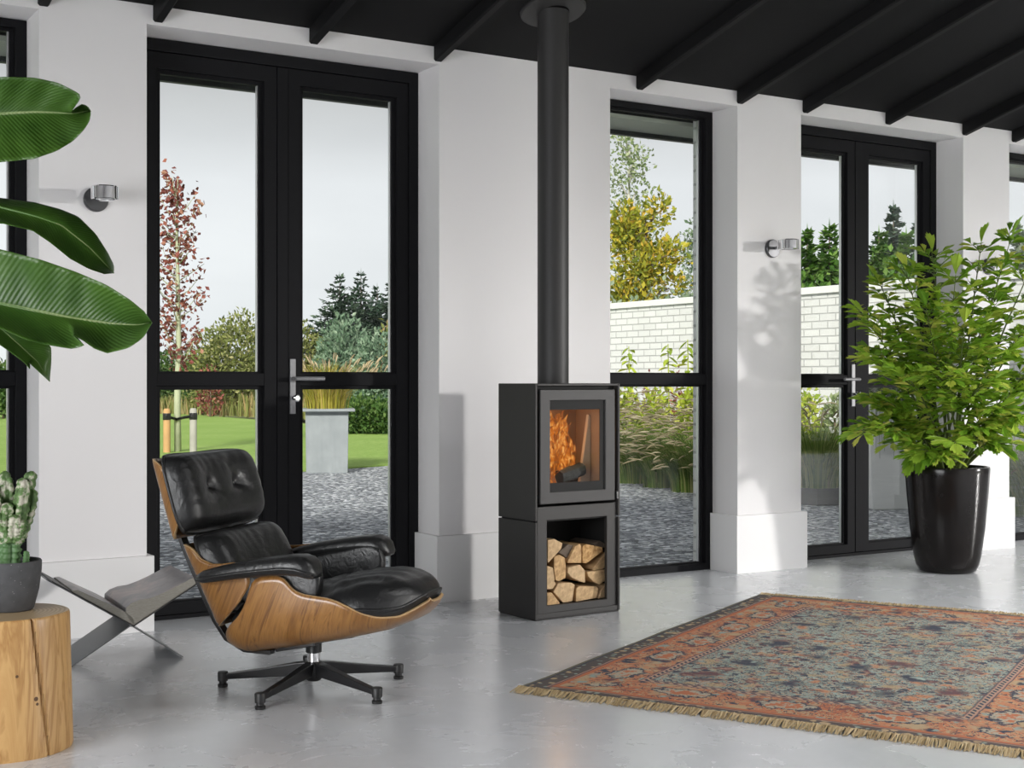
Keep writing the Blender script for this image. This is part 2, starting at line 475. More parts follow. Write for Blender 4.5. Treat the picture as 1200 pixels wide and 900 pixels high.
# ---- eaves outside
m = M(); m.box(S_L - .5, S_R + .5, .402, .70, 2.552, 2.575)
structure(wall_obj(m, 'trim_soffit', MAT_SOFFIT), 'grey green soffit board under the outside eaves', 'soffit')
m = M(); m.box(S_L - .5, S_R + .5, .702, .74, 2.527, 2.72)
structure(wall_obj(m, 'trim_fascia', MAT_FASCIA), 'dark fascia board at the outside eaves edge', 'fascia')
m = M(); m.add([(S_L - .5, .37, 2.77), (S_R + .5, .37, 2.77), (S_R + .5, .76, 2.722), (S_L - .5, .76, 2.722), (S_L - .5, .37, 2.79), (S_R + .5, .37, 2.79), (S_R + .5, .76, 2.742), (S_L - .5, .76, 2.742)],
      [(0, 1, 2, 3), (4, 7, 6, 5), (0, 4, 5, 1), (3, 2, 6, 7), (0, 3, 7, 4), (1, 5, 6, 2)])
structure(wall_obj(m, 'roof_edge', MAT_FASCIA), 'dark roof edge over the eaves', 'roof')

# ---- grounds outside
GZ = -.02
g_ = M(); g_.box(-25, 30, .40, 26, -.25, GZ)
structure(wall_obj(g_, 'ground_gravel', MAT_GRAVEL), 'grey gravel yard outside the glazed wall', 'gravel')
A_, B_ = FL(182, 565, GZ), FL(440, 547, GZ)
dl = (B_ - A_).normalized(); A2 = A_ - dl * 14; B2 = A_ + dl * 9.0
nrm = Vector((-dl.y, dl.x, 0))
m = M(); q = [A2, B2, B2 + nrm * 90 + dl * 40, A2 + nrm * 90 - dl * 40]
m.add([p + Vector((0, 0, .018)) for p in q] + [p + Vector((0, 0, -.1)) for p in q], [(0, 1, 2, 3), (7, 6, 5, 4), (0, 4, 5, 1), (1, 5, 6, 2), (2, 6, 7, 3), (3, 7, 4, 0)])
structure(m.build('ground_lawn', MAT_LAWN), 'mown green lawn beyond the gravel', 'lawn')
m = M(); m.box(-200, 200, -60, 260, -.4, -.26)
structure(m.build('ground_meadow', simple('meadow', (.20, .22, .07), .9, var=.3)), 'open meadow ground round the house', 'ground')
# garden wall square to the house
gw = bpy.data.objects.new('garden_wall', None); C.objects.link(gw)
gw.location = WL(8.95, .41, 0); gw.rotation_euler = (0, 0, ANG - math.pi / 2)
structure(gw, 'white painted brick garden wall with a white coping, running out from the house', 'garden wall')
m = M(); m.box(-12.2, -.0, 0, .25, -.1, 2.02)
m.build('brick_body', MAT_BRICK, gw)
m = M(); m.box(-12.25, -.0, -.03, .28, 2.022, 2.10)
m.build('coping', simple('white_coping', (.82, .82, .81), .7), gw, bevel=.006)

# ================================================================== lounge chair
def m_veneer():
    g = G('rosewood_veneer'); v = g.coord('Object', scale=(1, 1, 1), rot=(0, math.radians(-24), 0))
    st = g.n('ShaderNodeMapping', {'Vector': v}); st.inputs['Scale'].default_value = (26, 3, 1.6)
    n1 = g.noise(st.outputs[0], 2.2, 6, .62, .8)
    st2 = g.n('ShaderNodeMapping', {'Vector': v}); st2.inputs['Scale'].default_value = (150, 20, 6)
    n2 = g.noise(st2.outputs[0], 2.0, 3, .6)
    col = g.ramp(n1, [(.25, (.06, .024, .007)), (.40, (.22, .098, .025)), (.55, (.34, .165, .045)), (.68, (.115, .046, .012)), (.85, (.36, .19, .058))])
    col = g.mix(g.math('MULTIPLY', n2, .4), col, (.20, .085, .025))
    return g.done(g.bsdf(col, .32, 0, .5, g.bump(n2, .05, .001), .35, .18))
MAT_VENEER = m_veneer()
MAT_PLYEDGE = simple('light_ply_edge', (.55, .36, .18), .45, var=.2)
def m_leather():
    g = G('black_leather'); v = g.coord('Object')
    fine = g.vor(v, 420); med = g.noise(v, 14, 4, .6, 1.2)
    st = g.n('ShaderNodeMapping', {'Vector': v}); st.inputs['Scale'].default_value = (22, 5, 18)
    wr = g.noise(st.outputs[0], 1.6, 3, .5, .8)
    nr = g.bump(fine, .05, .001); nr = g.bump(med, .22, .008, nr); nr = g.bump(wr, .22, .012, nr)
    return g.done(g.bsdf((.0125, .0125, .013), g.math('ADD', g.math('MULTIPLY', med, .14), .31), 0, .55, nr))
MAT_LEATHER = m_leather()
MAT_GLIDE = simple('black_rubber', (.01, .01, .01), .5)
CH = thing('lounge_chair', 'black leather lounge chair with curved rosewood shells on a five star swivel base', 'lounge chair', (-.69, 4.81, 0), math.atan2(-.309, .951))

def shell_piece(name, O, vd, nf, H, halfw, fwd, corner, cush_t):
    """bent plywood back panel; O is the lower centre in (a,z), vd up the panel, nf forward"""
    def path(q, reach):                                   # q in [-1,1] across
        L1 = halfw - .06; arc = .06 * math.pi / 2; tot = L1 + arc + max(reach - .06, -.055)
        if reach < .06: tot = L1 + arc * (reach / .06)
        l = abs(q) * tot
        if l < L1: b, d = l, .012 * (l / L1) ** 2
        elif l < L1 + arc:
            t = (l - L1) / .06; b, d = L1 + .06 * math.sin(t), .012 + .06 * (1 - math.cos(t))
        else: b, d = halfw, .072 + (l - L1 - arc)
        return math.copysign(b, q), d
    def P(u, v):
        q = u * 2 - 1
        # rounded corners: shrink the reach of the panel near top and bottom
        e = min(v, 1 - v) * H; k = 1.0
        if e < corner: k = 1 - (1 - math.sqrt(max(0, 1 - ((corner - e) / corner) ** 2))) * corner / (halfw + .05) * 1.0
        b, d = path(q * k, fwd(v))
        return Vector((O[0] + vd[0] * v * H + nf[0] * d, b, O[1] + vd[1] * v * H + nf[1] * d))
    m = M(); m.grid(P, 48, 22)
    return m.build(name, [MAT_VENEER, MAT_PLYEDGE], CH, smooth=True, solid=(.011, 0, 1))
def cushion(name, O, vd, nf, H, halfw, thick, sink, buttons, bow):
    def P(u, v, s):
        x = u * 2 - 1; y = v * 2 - 1
        # squircle corners
        cr = .82
        xx = x * math.sqrt(1 - .16 * y * y * y * y); yy = y * math.sqrt(1 - .16 * x ** 4)
        e = max(0, 1 - abs(x) ** 7) ** .5 * max(0, 1 - abs(y) ** 7) ** .5
        dome = .72 + .28 * (1 - .5 * x * x - .5 * y * y)
        d = sink + bow * x * x
        if s > 0:
            t = thick * e * dome
            for bx, by in buttons:
                r2 = ((xx - bx) * halfw) ** 2 + ((yy - by) * H / 2) ** 2
                t -= .020 * math.exp(-r2 / .0007) + .012 * math.exp(-r2 / .006)
                dx = abs((xx - bx) * halfw)
                t -= .0035 * math.exp(-((yy - by) * H / 2 + dx * .5) ** 2 / .00012) * math.exp(-dx * dx / .006)
                t -= .0035 * math.exp(-((yy - by) * H / 2 - .01 + (xx - bx) * halfw * 1.1) ** 2 / .0001) * math.exp(-r2 / .008)
            t -= .0013 * math.sin(xx * 30 + 2.2 * math.sin(yy * 3 + xx * 4)) * max(0, yy) * e
            t -= .0015 * math.sin(yy * 22 + 1.5 * math.sin(xx * 6)) * max(0, abs(xx) - .45) * e
            d += max(t, .004)
        else:
            d -= .018 * e
        v2 = (yy + 1) / 2 * H
        return Vector((O[0] + vd[0] * v2 + nf[0] * d, xx * halfw, O[1] + vd[1] * v2 + nf[1] * d))
    m = M()
    m.grid(lambda u, v: P(u, v, 1), 56, 36); m.grid(lambda u, v: P(u, v, -1), 56, 36, flip=True)
    o = m.build(name, MAT_LEATHER, CH, smooth=True, weld=True)
    # welt round the edge
    pts = []
    for i in range(120):
        a = i / 120 * 4; k = int(a); f_ = a - k
        u, v = ((f_, 0), (1, f_), (1 - f_, 1), (0, 1 - f_))[k]
        pts.append(P(u, v, 1))
    pts.append(pts[0]); pts.append(pts[1])
    w_ = M(); w_.tube(pts, .006, 8, cap=False)
    w_.build('welt', MAT_LEATHER, o, smooth=True)
    for bx, by in buttons:
        p = P((bx + 1) / 2, (by + 1) / 2, 1)
        bt = M(); R_ = Vector((0, 0, 1)).rotation_difference(Vector((nf[0], 0, nf[1]))).to_matrix()
        bt.lathe([(.0005, .007), (.006, .006), (.010, .003), (.0115, 0), (.010, -.006)], 16, p + Vector((nf[0], 0, nf[1])) * .002, tf=R_.to_4x4())
        bt.build('button', MAT_LEATHER, o, smooth=True)
    return o
vdh = (-.294, .956); nfh = (.956, .294)
vdl = (-.447, .894); nfl = (.894, .447)
shell_piece('headrest_shell', (-.425, .528), vdh, nfh, .285, .268, lambda v: .055 + .012 * math.sin(math.pi * v), .075, .1)
cushion('headrest_cushion', (-.421, .530), vdh, nfh, .287, .277, .112, .022, [(-.33, .06), (.33, .06)], .040)
lf_v = [0, .1, .25, .42, .52, .62, .75, 1.0]; lf_r = [.07, .125, .195, .21, .19, .10, .06, .05]
shell_piece('lumbar_shell', (-.245, .242), vdl, nfl, .30, .278, lambda v: interp(v, lf_v, lf_r), .06, .1)
cushion('lumbar_cushion', (-.250, .265), vdl, nfl, .293, .262, .118, .022, [(-.34, -.38), (.34, -.38)], .030)

# seat shell, bent up at both sides
ZC_A = [-.215, -.15, 0, .2, .33, .40, .44, .458]; ZC_Z = [.160, .148, .175, .214, .246, .276, .312, .338]
ZS_A = [-.215, -.20, -.175, -.13, -.105, -.09, -.075, -.05, 0, .03, .045, .06, .08, .11, .15, .19, .22, .26, .30, .34, .39, .43, .458]
ZS_Z = [.185, .225, .255, .296, .335, .375, .412, .428, .434, .431, .420, .402, .386, .376, .372, .368, .360, .342, .318, .303, .300, .322, .345]
def seat_path(q, h):
    # cross-section: flat, rounding up, then a steep flank
    segs = [(0, 0), (.10, .0015), (.16, .007), (.20, .018), (.235, .038), (.26, .065), (.277, .10), (.287, .14), (.293, .19), (.297, .25), (.30, .32)]
    pts = []
    for (b0, z0), (b1, z1) in zip(segs, segs[1:]):
        pts.append((b0, z0))
        if z1 >= h:
            k = (h - z0) / (z1 - z0); pts.append((b0 + (b1 - b0) * k, h)); break
    L = [0]
    for p, r in zip(pts, pts[1:]): L.append(L[-1] + math.hypot(r[0] - p[0], r[1] - p[1]))
    l = abs(q) * L[-1]
    return math.copysign(interp(l, L, [p[0] for p in pts]), q), interp(l, L, [p[1] for p in pts])
SA = [-.215, -.212, -.205, -.195, -.18, -.16, -.14, -.12, -.105, -.095, -.085, -.075, -.06, -.04, -.01, .02, .035, .045, .055, .07, .09, .11, .14, .17, .2, .23, .26, .29, .32, .35, .38, .4, .415, .43, .44, .45, .458]
def sm(a, xs, ys):                                       # softened interpolation
    return sum(interp(a + k * .008, xs, ys) for k in (-1, -.5, 0, .5, 1)) / 5
def seat_pt(u, v):
    x = v * (len(SA) - 1); i = min(int(x), len(SA) - 2); a = SA[i] + (SA[i + 1] - SA[i]) * (x - i)
    zc = sm(a, ZC_A, ZC_Z); h = max(.012, sm(a, ZS_A, ZS_Z) - zc)
    q = u * 2 - 1
    b, dz = seat_path(q, h)
    if a > .24: b *= math.sqrt(max(.10, 1 - ((a - .24) / .222) ** 2))
    if a < -.16: b *= 1 - .10 * ((-.16 - a) / .055) ** 2
    return Vector((a, b, zc + dz))
m = M(); m.grid(seat_pt, 44, (len(SA) - 1) * 2)
m.build('seat_shell', [MAT_VENEER, MAT_PLYEDGE], CH, smooth=True, solid=(.011, 0, 1))
# seat cushion
TOP_A = [-.17, -.1, 0, .1, .2, .28, .34, .39, .425, .445]; TOP_Z = [.33, .345, .372, .397, .417, .425, .423, .409, .388, .362]
def seat_c(u, v, top):
    a = -.17 + v * .615; x = u * 2 - 1
    front = 1.0
    hw = .272
    if a > .22: hw *= math.sqrt(max(.06, 1 - ((a - .22) / .228) ** 2))
    b = x * hw
    zc = sm(a, ZC_A, ZC_Z) + .012 + max(0, abs(b) - .15) ** 2 * 3.2
    if not top: return Vector((a, b, zc + .004 + .03 * abs(x) ** 6))
    tz = sm(a, TOP_A, TOP_Z)
    e = max(0, 1 - abs(x) ** 5) ** .5
    lip = zc + .034
    wr = .0035 * math.sin(b * 75 + 3 * math.sin(a * 14)) * max(0, math.sin(math.pi * min(1, max(0, (a - .05) / .38))))
    wr += .003 * math.sin(a * 90 + 14 * b) * math.exp(-((a - .12) / .1) ** 2)
    return Vector((a, b, lip + (tz - lip) * (.15 + .85 * e) * (1 - .10 * x * x) + wr * e))
m = M(); m.grid(lambda u, v: seat_c(u, v, True), 48, 56); m.grid(lambda u, v: seat_c(u, v, False), 48, 56, flip=True)
m.loft([[seat_c(u, t / 56, True) for t in range(57)] for u in (0,)] + [[seat_c(0, t / 56, False) for t in range(57)]], close=False)
m.loft([[seat_c(1, t / 56, False) for t in range(57)], [seat_c(1, t / 56, True) for t in range(57)]], close=False)
m.loft([[seat_c(t / 48, 1, True) for t in range(49)], [seat_c(t / 48, 1, False) for t in range(49)]], close=False)
m.loft([[seat_c(t / 48, 0, False) for t in range(49)], [seat_c(t / 48, 0, True) for t in range(49)]], close=False)
so = m.build('seat_cushion', MAT_LEATHER, CH, smooth=True, weld=True)
w_ = M()
pts = [seat_c(0, t / 40, True) + Vector((0, 0, -.004)) for t in range(8, 41)] + [seat_c(t / 30, 1, True) + Vector((.002, 0, -.004)) for t in range(1, 31)] + [seat_c(1, 1 - t / 40, True) + Vector((0, 0, -.004)) for t in range(1, 33)]
w_.tube(pts, .0055, 8); w_.build('welt', MAT_LEATHER, so, smooth=True)

# armrests: rounded pad over an inner skirt
def rrect(cx, cz_, w2, h2, n=5, r=.5):
    pts = []
    for sx, sz, a0 in ((1, 1, 0), (-1, 1, 90), (-1, -1, 180), (1, -1, 270)):
        rr = min(w2, h2) * r * 2 if min(w2, h2) * r * 2 < min(w2, h2) else min(w2, h2) * .98
        for k in range(n):
            a = math.radians(a0 + 90 * k / (n - 1)); pts.append((cx + sx * (w2 - rr) + rr * math.cos(a), cz_ + sz * (h2 - rr) + rr * math.sin(a)))
    return pts
def armrest(sg):
    st = [(-.268, .417, .004, .022), (-.262, .418, .014, .036), (-.24, .424, .021, .048), (-.18, .437, .025, .056), (-.1, .452, .027, .060), (-.02, .464, .029, .062), (.06, .474, .031, .064), (.11, .474, .034, .063), (.138, .467, .034, .058), (.154, .460, .028, .048), (.164, .452, .016, .034), (.168, .448, .005, .02)]
    m = M()
    m.loft([[Vector((a, sg * b, z)) for b, z in rrect(.302, zc, w2, h2)] for a, zc, h2, w2 in [(q[0], q[1], q[2], q[3]) for q in st]], flip=(sg < 0))
    o = m.build('armrest', MAT_LEATHER, CH, smooth=True)
    m = M()
    pr = [(-.19, .40, .012), (-.17, .385, .03), (-.10, .385, .055), (0, .39, .072), (.08, .40, .082), (.12, .405, .076), (.142, .412, .056), (.152, .418, .03), (.155, .42, .01)]
    m.loft([[Vector((a, sg * b, z)) for b, z in rrect(.258, zc, .021 if h2 > .02 else .008, h2)] for a, zc, h2 in pr], flip=(sg < 0))
    m.build('armrest_skirt', MAT_LEATHER, o, smooth=True)
    w_ = M()
    w_.tube([Vector((a, sg * (.302 + h2 + .0005), zc - w2 * .25)) for a, zc, w2, h2 in st[1:-1]], .0045, 8)
    w_.build('welt', MAT_LEATHER, o, smooth=True)
armrest(-1); armrest(1)
# back braces
for sg in (-1, 1):
    m = M()
    path_ = [(-.478, .70), (-.462, .64), (-.441, .56), (-.418, .50), (-.385, .43), (-.34, .34), (-.295, .25), (-.25, .19), (-.18, .155), (-.08, .152)]
    rings = []
    for i, (a, z) in enumerate(path_):
        p0, p1 = path_[max(0, i - 1)], path_[min(len(path_) - 1, i + 1)]
        d = Vector((p1[0] - p0[0], p1[1] - p0[1])).normalized(); nn = Vector((-d.y, d.x)) * .007
        rings.append([Vector((a + nn.x, sg * .15 - .02, z + nn.y)), Vector((a + nn.x, sg * .15 + .02, z + nn.y)), Vector((a - nn.x, sg * .15 + .02, z - nn.y)), Vector((a - nn.x, sg * .15 - .02, z - nn.y))])
    m.loft(rings)
    m.build('back_brace', MAT_BLACKMETAL, CH, bevel=.002)
# swivel base
m = M()
tilt = Matrix.Rotation(math.radians(-11), 4, 'Y')
m.box(-.16, .20, -.035, .035, .158, .172, tf=tilt); m.box(-.05, .10, -.13, .13, .160, .174, tf=tilt)
m.build('seat_mount', MAT_BLACKMETAL, CH, bevel=.003)
m = M(); m.lathe([(.026, .128), (.028, .130), (.028, .175), (.03, .182)], 24)
m.build('column', MAT_BLACKMETAL, CH, smooth=True, auto=40)
m = M(); m.lathe([(.0225, .09), (.0225, .13)], 24)
m.build('chrome_collar', MAT_CHROME, CH, smooth=True, auto=40)
m = M(); m.lathe([(.02, .03), (.026, .034), (.032, .05), (.034, .088), (.028, .097), (.01, .099)], 24)
m.build('hub', MAT_BLACKMETAL, CH, smooth=True, auto=40)
for k in range(5):
    a = math.radians(174 + 72 * k) - CH.rotation_euler.z
    R_ = Matrix.Rotation(a, 4, 'Z'); m = M()
    secs = [(.02, .046, .096, .020), (.06, .046, .092, .017), (.18, .037, .070, .013), (.29, .029, .052, .012), (.325, .026, .046, .012)]
    m.loft([[R_ @ Vector((x, sy * wd * (1.0 if top else .62), z1 if top else z0)) for sy, top in ((-1, 0), (1, 0), (1, 1), (-1, 1))] for x, z0, z1, wd in secs])
    leg = m.build('leg', MAT_BLACKMETAL, CH, bevel=.003)
    m = M(); m.lathe([(.012, .0), (.017, .001), (.018, .010), (.013, .013), (.013, .02), (.0175, .022), (.0185, .050), (.016, .054), (.004, .055)], 20, R_ @ Vector((.325, 0, 0)))
    m.build('foot_glide', MAT_GLIDE, leg, smooth=True, auto=35)

# ================================================================== wood stove
MAT_STOVE = simple('graphite_stove_steel', (.036, .034, .033), .5, 0, .3, (300, .03, .0006))
MAT_STOVE_IN = simple('matt_black_inside', (.010, .010, .010), .8)  # one even black for niche lining, door gap and glass border
MAT_FIREBRICK = simple('brown_firebrick', (.30, .19, .12), .85, bump=(20, .2), var=.3)
SA_ = math.radians(35); SC = Vector((.1038, 6.158, 0))
SX = Vector((math.cos(SA_), math.sin(SA_), 0)); SY = Vector((-math.sin(SA_), math.cos(SA_), 0))
SW, SD, SH = .488, .292, 1.061
ST = thing('wood_stove', 'tall graphite wood stove with a burning fire behind glass and a log niche below', 'stove', SC, SA_)
def sp(x, y, off=0.0):
    r = ray(x, y); d = (SC.dot(SY) + off) / r.dot(SY)
    p = Vector((0, 0, CAMH)) + r * d - SC
    return p.dot(SX), p.z
m = M(); T = .012; z0, z1 = .446, SH
m.box(0, T, 0, SD, z0, z1); m.box(SW - T, SW, 0, SD, z0, z1); m.box(T, SW - T, 0, SD, z1 - .012, z1); m.box(T, SW - T, SD - .01, SD, z0, z1 - .012)
m.build('upper_casing', MAT_STOVE, ST, bevel=.003)
m = M(); T2 = .012
m.box(0, T2, 0, SD, 0.006, .440); m.box(SW - T2, SW, 0, SD, 0.006, .440); m.box(T2, SW - T2, 0.004, SD - .01, 0.006, .03); m.box(T2, SW - T2, SD - .01, SD, .006, .44)
m.box(.004, SW - .004, .004, SD - .004, 0, .006)
m.build('lower_casing', MAT_STOVE, ST, bevel=.003)
m = M(); ring(m, T2 + .002, SW - .040, .030, .508, .054, .036, .033, .062, .004, .022)
m.box(SW - .040, SW - T2 - .001, .012, .022, .030, .508)
m.build('niche_surround', MAT_STOVE, ST, bevel=.0025)
m = M(); m.box(T2, SW - T2, .03, SD - .012, .438, .452); m.box(T2 + .001, .024, .03, SD - .012, .03, .438); m.box(SW - .024, SW - T2 - .001, .03, SD - .012, .03, .438); m.box(.024, SW - .024, SD - .024, SD - .012, .03, .438)
m.build('niche_lining', MAT_STOVE_IN, ST)
# door with printed black border and glass
m = M(); ring(m, .031, .461, .519, 1.033, .055, .057, .053, .049, .004, .026)
dr = m.build('stove_door', simple('grey_stove_door', (.060, .058, .058), .5, 0, .25), ST, bevel=.003)
m = M(); ring(m, .086, .404, .572, .984, .004, .027, .040, .042, .013, .016)
m.build('black_glass_border', MAT_STOVE_IN, dr)
m = M(); m.box(.088, .402, .0165, .0195, .574, .982); m.build('glass_pane', MAT_GLASS, dr)
m = M(); m.box(.464, .474, -.004, .012, .525, .560); m.build('door_handle', MAT_BLACKMETAL, dr, bevel=.002)
m = M(); m.box(T + .001, .030, .034, .04, .515, z1 - .014); m.box(.462, SW - T - .001, .034, .04, .515, z1 - .014); m.box(.03, .462, .034, .04, 1.034, z1 - .014); m.box(.03, .462, .034, .04, .515, .5185)
m.build('shadow_gap', MAT_STOVE_IN, ST)
m = M(); fb0, fb1 = .045, .262
m.box(.05, .062, fb0, fb1, .575, 1.0); m.box(.43, .442, fb0, fb1, .575, 1.0); m.box(.05, .442, fb1, fb1 + .012, .575, 1.0); m.box(.05, .442, fb0, fb1, .56, .575); m.box(.05, .442, fb0, fb1, 1.0, 1.012)
m.build('firebox', MAT_FIREBRICK, ST)
# added board for the firelit right firebox wall, brightness in its pale colour
m = M()
pz = [(.362, .58), (.426, .58), (.428, .90), (.417, .915)]
m.loft([[Vector((x, .145 + .02 * k, z)) for x, z in pz] for k in (0, 1)])
m.build('lit_side_brick', simple('firelit_brick_tone', (.62, .50, .38), .8, bump=(18, .3), var=.2), ST, bevel=.003)
# logs in the fire
MAT_CHAR = simple('charred_wood', (.035, .032, .030), .8, bump=(40, .8, .01), var=.6)
def billet(name, label, x0, x1, y0, y1, z0, z1, r, seed, mat, cat='log', group=None):
    rr = random.Random(seed); t = thing(name, label, cat, SC + SX * ((x0 + x1) / 2) + SY * ((y0 + y1) / 2) + Vector((0, 0, min(z0, z1) - r * .8)), SA_, group)
    a, b = Vector((x0, y0, z0)), Vector((x1, y1, z1)); base = Vector(((x0 + x1) / 2, (y0 + y1) / 2, min(z0, z1) - r * .8))
    ax = (b - a).normalized(); s_ = ax.cross(Vector((0, 0, 1))).normalized(); u_ = s_.cross(ax)
    m = M(); n = 10; rad = [r * rr.uniform(.8, 1.15) for _ in range(n)]
    m.loft([[a + (b - a) * k / 5 - base + (s_ * math.cos(2 * math.pi * i / n) + u_ * math.sin(2 * math.pi * i / n)) * rad[i] * (1 + .05 * math.sin(k * 2.1 + i)) for i in range(n)] for k in range(6)])
    m.build('bark', mat, t, smooth=False, bevel=.002)
    return t
billet('burning_log', 'charred log lying in the fire behind the stove glass', .20, .352, .09, .115, .628, .660, .034, 3, MAT_CHAR, 'burning log')
billet('burning_log', 'dark log behind the charred log at the right of the fire', .29, .40, .21, .20, .606, .602, .022, 5, MAT_CHAR, 'burning log')
# flames
def m_flame():
    g = G('flame'); v = g.coord('Object')
    sz = g.n('ShaderNodeSeparateXYZ', {'Vector': v}).outputs['Z']
    st = g.n('ShaderNodeMapping', {'Vector': v}); st.inputs['Scale'].default_value = (1, 1, .45)
    n1 = g.noise(st.outputs[0], 34, 4, .6, 2.2)
    lw = g.n('ShaderNodeLayerWeight', {'Blend': .35}).outputs['Facing']
    core = g.math('SUBTRACT', 1.0, lw)
    d = g.math('MULTIPLY', core, g.ramp(n1, [(.40, (0, 0, 0)), (.62, (1, 1, 1))]))
    col = g.ramp(d, [(0, (.60, .07, .003)), (.45, (.85, .19, .015)), (.8, (1.0, .34, .05)), (1, (1, .60, .20))])
    em = g.n('ShaderNodeEmission', {'Color': col, 'Strength': g.math('MULTIPLY_ADD', d, .55, .5)}).outputs[0]
    mx = g.n('ShaderNodeMixShader'); g.put(mx.inputs[0], g.math('MULTIPLY', d, .6, clamp=True))
    g.t.links.new(g.n('ShaderNodeBsdfTransparent').outputs[0], mx.inputs[1]); g.t.links.new(em, mx.inputs[2])
    return g.done(mx.outputs[0])
MAT_FLAME = m_flame()
rf = random.Random(11)
fm = M()
def tongue(x, y, z, h, r, lean):
    rings = []
    n = 12; K = 14; ph = rf.uniform(0, 6); ph2 = rf.uniform(0, 6)
    for k in range(K):
        t = k / (K - 1); rr = r * (math.sin(math.pi * min(1, t * .85 + .18)) ** .8) * (1 - t * .55) + .001
        cx = x + lean * t * t + .022 * math.sin(t * 7 + ph) * t; cy_ = y + .012 * math.sin(t * 6 + ph2) * t
        rings.append([Vector((cx + rr * math.cos(2 * math.pi * i / n + t * 2) * (1 + .2 * math.sin(3 * i + ph)), cy_ + rr * .6 * math.sin(2 * math.pi * i / n + t * 2), z + h * t - .62)) for i in range(n)])
    fm.loft(rings)
for x, y, z, h, r, ln in [(.115, .13, .70, .19, .035, .03), (.15, .16, .74, .20, .05, .02), (.18, .12, .64, .17, .030, -.03), (.20, .17, .70, .22, .055, .03), (.23, .11, .63, .16, .028, .04), (.255, .15, .66, .22, .045, .05), (.28, .17, .68, .25, .042, .01),
                             (.31, .14, .66, .19, .032, -.03), (.10, .09, .585, .10, .022, .02), (.125, .10, .59, .08, .02, -.01), (.165, .09, .585, .085, .018, .02), (.14, .17, .80, .14, .045, .05), (.22, .18, .82, .13, .05, -.03), (.27, .17, .84, .10, .04, .02), (.19, .13, .78, .13, .03, .04), (.295, .12, .64, .20, .020, -.02), (.105, .18, .66, .2, .04, .0)]:
    tongue(x, y, z, h, r, ln)
fo = fm.build('flames', MAT_FLAME, None, SC + Vector((0, 0, .62)), SA_, smooth=True)
# a few long tongues behind
tag(fo, 'orange flames burning behind the stove glass', 'fire')
# glow the fire gives off
fl_ = light('fire_glow', 'POINT', SC + SX * .22 + SY * .15 + Vector((0, 0, .80)), (0, 0, -1), energy=1.3, color=(1, .5, .18), shadow_soft_size=.05)

# flue pipe
MAT_PIPE = simple('dark_flue_enamel', (.034, .033, .033), .5, 0, .35)
fx, fy_ = .2515, .205
FP = SC + SX * fx + SY * fy_
pt = (FP - P0).dot(OUT); ztop = cz(pt)
fp = thing('flue_pipe', 'dark grey stove pipe rising from the stove to the black ceiling', 'stove pipe', FP + Vector((0, 0, SH)), ANG)
m = M(); m.lathe([(.0735, .0), (.0735, ztop - SH - .012)], 40); m.build('pipe', MAT_PIPE, fp, smooth=True, auto=40)
m = M(); tl = Matrix.Rotation(-math.atan(CSL), 4, 'X')
m.lathe([(.0745, -.016), (.115, -.016), (.150, -.011), (.156, -.004), (.156, .012)], 48, (0, 0, ztop - SH - .006), tf=tl, cap=False)
m.build('ceiling_collar', MAT_PIPE, fp, smooth=True, auto=30)

# firewood in the niche: traced end faces, pushed back along the niche
def m_log():
    g = G('split_firewood'); v = g.coord('Object'); oi = g.n('ShaderNodeObjectInfo').outputs['Random']
    st = g.n('ShaderNodeMapping', {'Vector': v}); st.inputs['Scale'].default_value = (40, 3, 40)
    n1 = g.noise(st.outputs[0], 1.2, 5, .6, .4)
    col = g.mix(g.ramp(n1, [(.35, (0, 0, 0)), (.65, (1, 1, 1))]), (.66, .42, .19), (.30, .155, .055))
    col = g.mix(g.ramp(oi, [(0, (0, 0, 0)), (1, (.75, .75, .75))]), col, g.mix(n1, (.70, .56, .38), (.50, .35, .20)))
    return g.done(g.bsdf(col, .8, 0, .2, g.bump(n1, .5, .006)))
MAT_LOG = m_log()
MAT_BARK = simple('grey_bark', (.13, .10, .075), .9, bump=(60, .8, .006), var=.4)
def z2(pts): return [(600 + x / 8, 640 + y / 8) for x, y in pts]
def z7(pts): return [(560 + x / 2.905, 430 + y / 2.905) for x, y in pts]
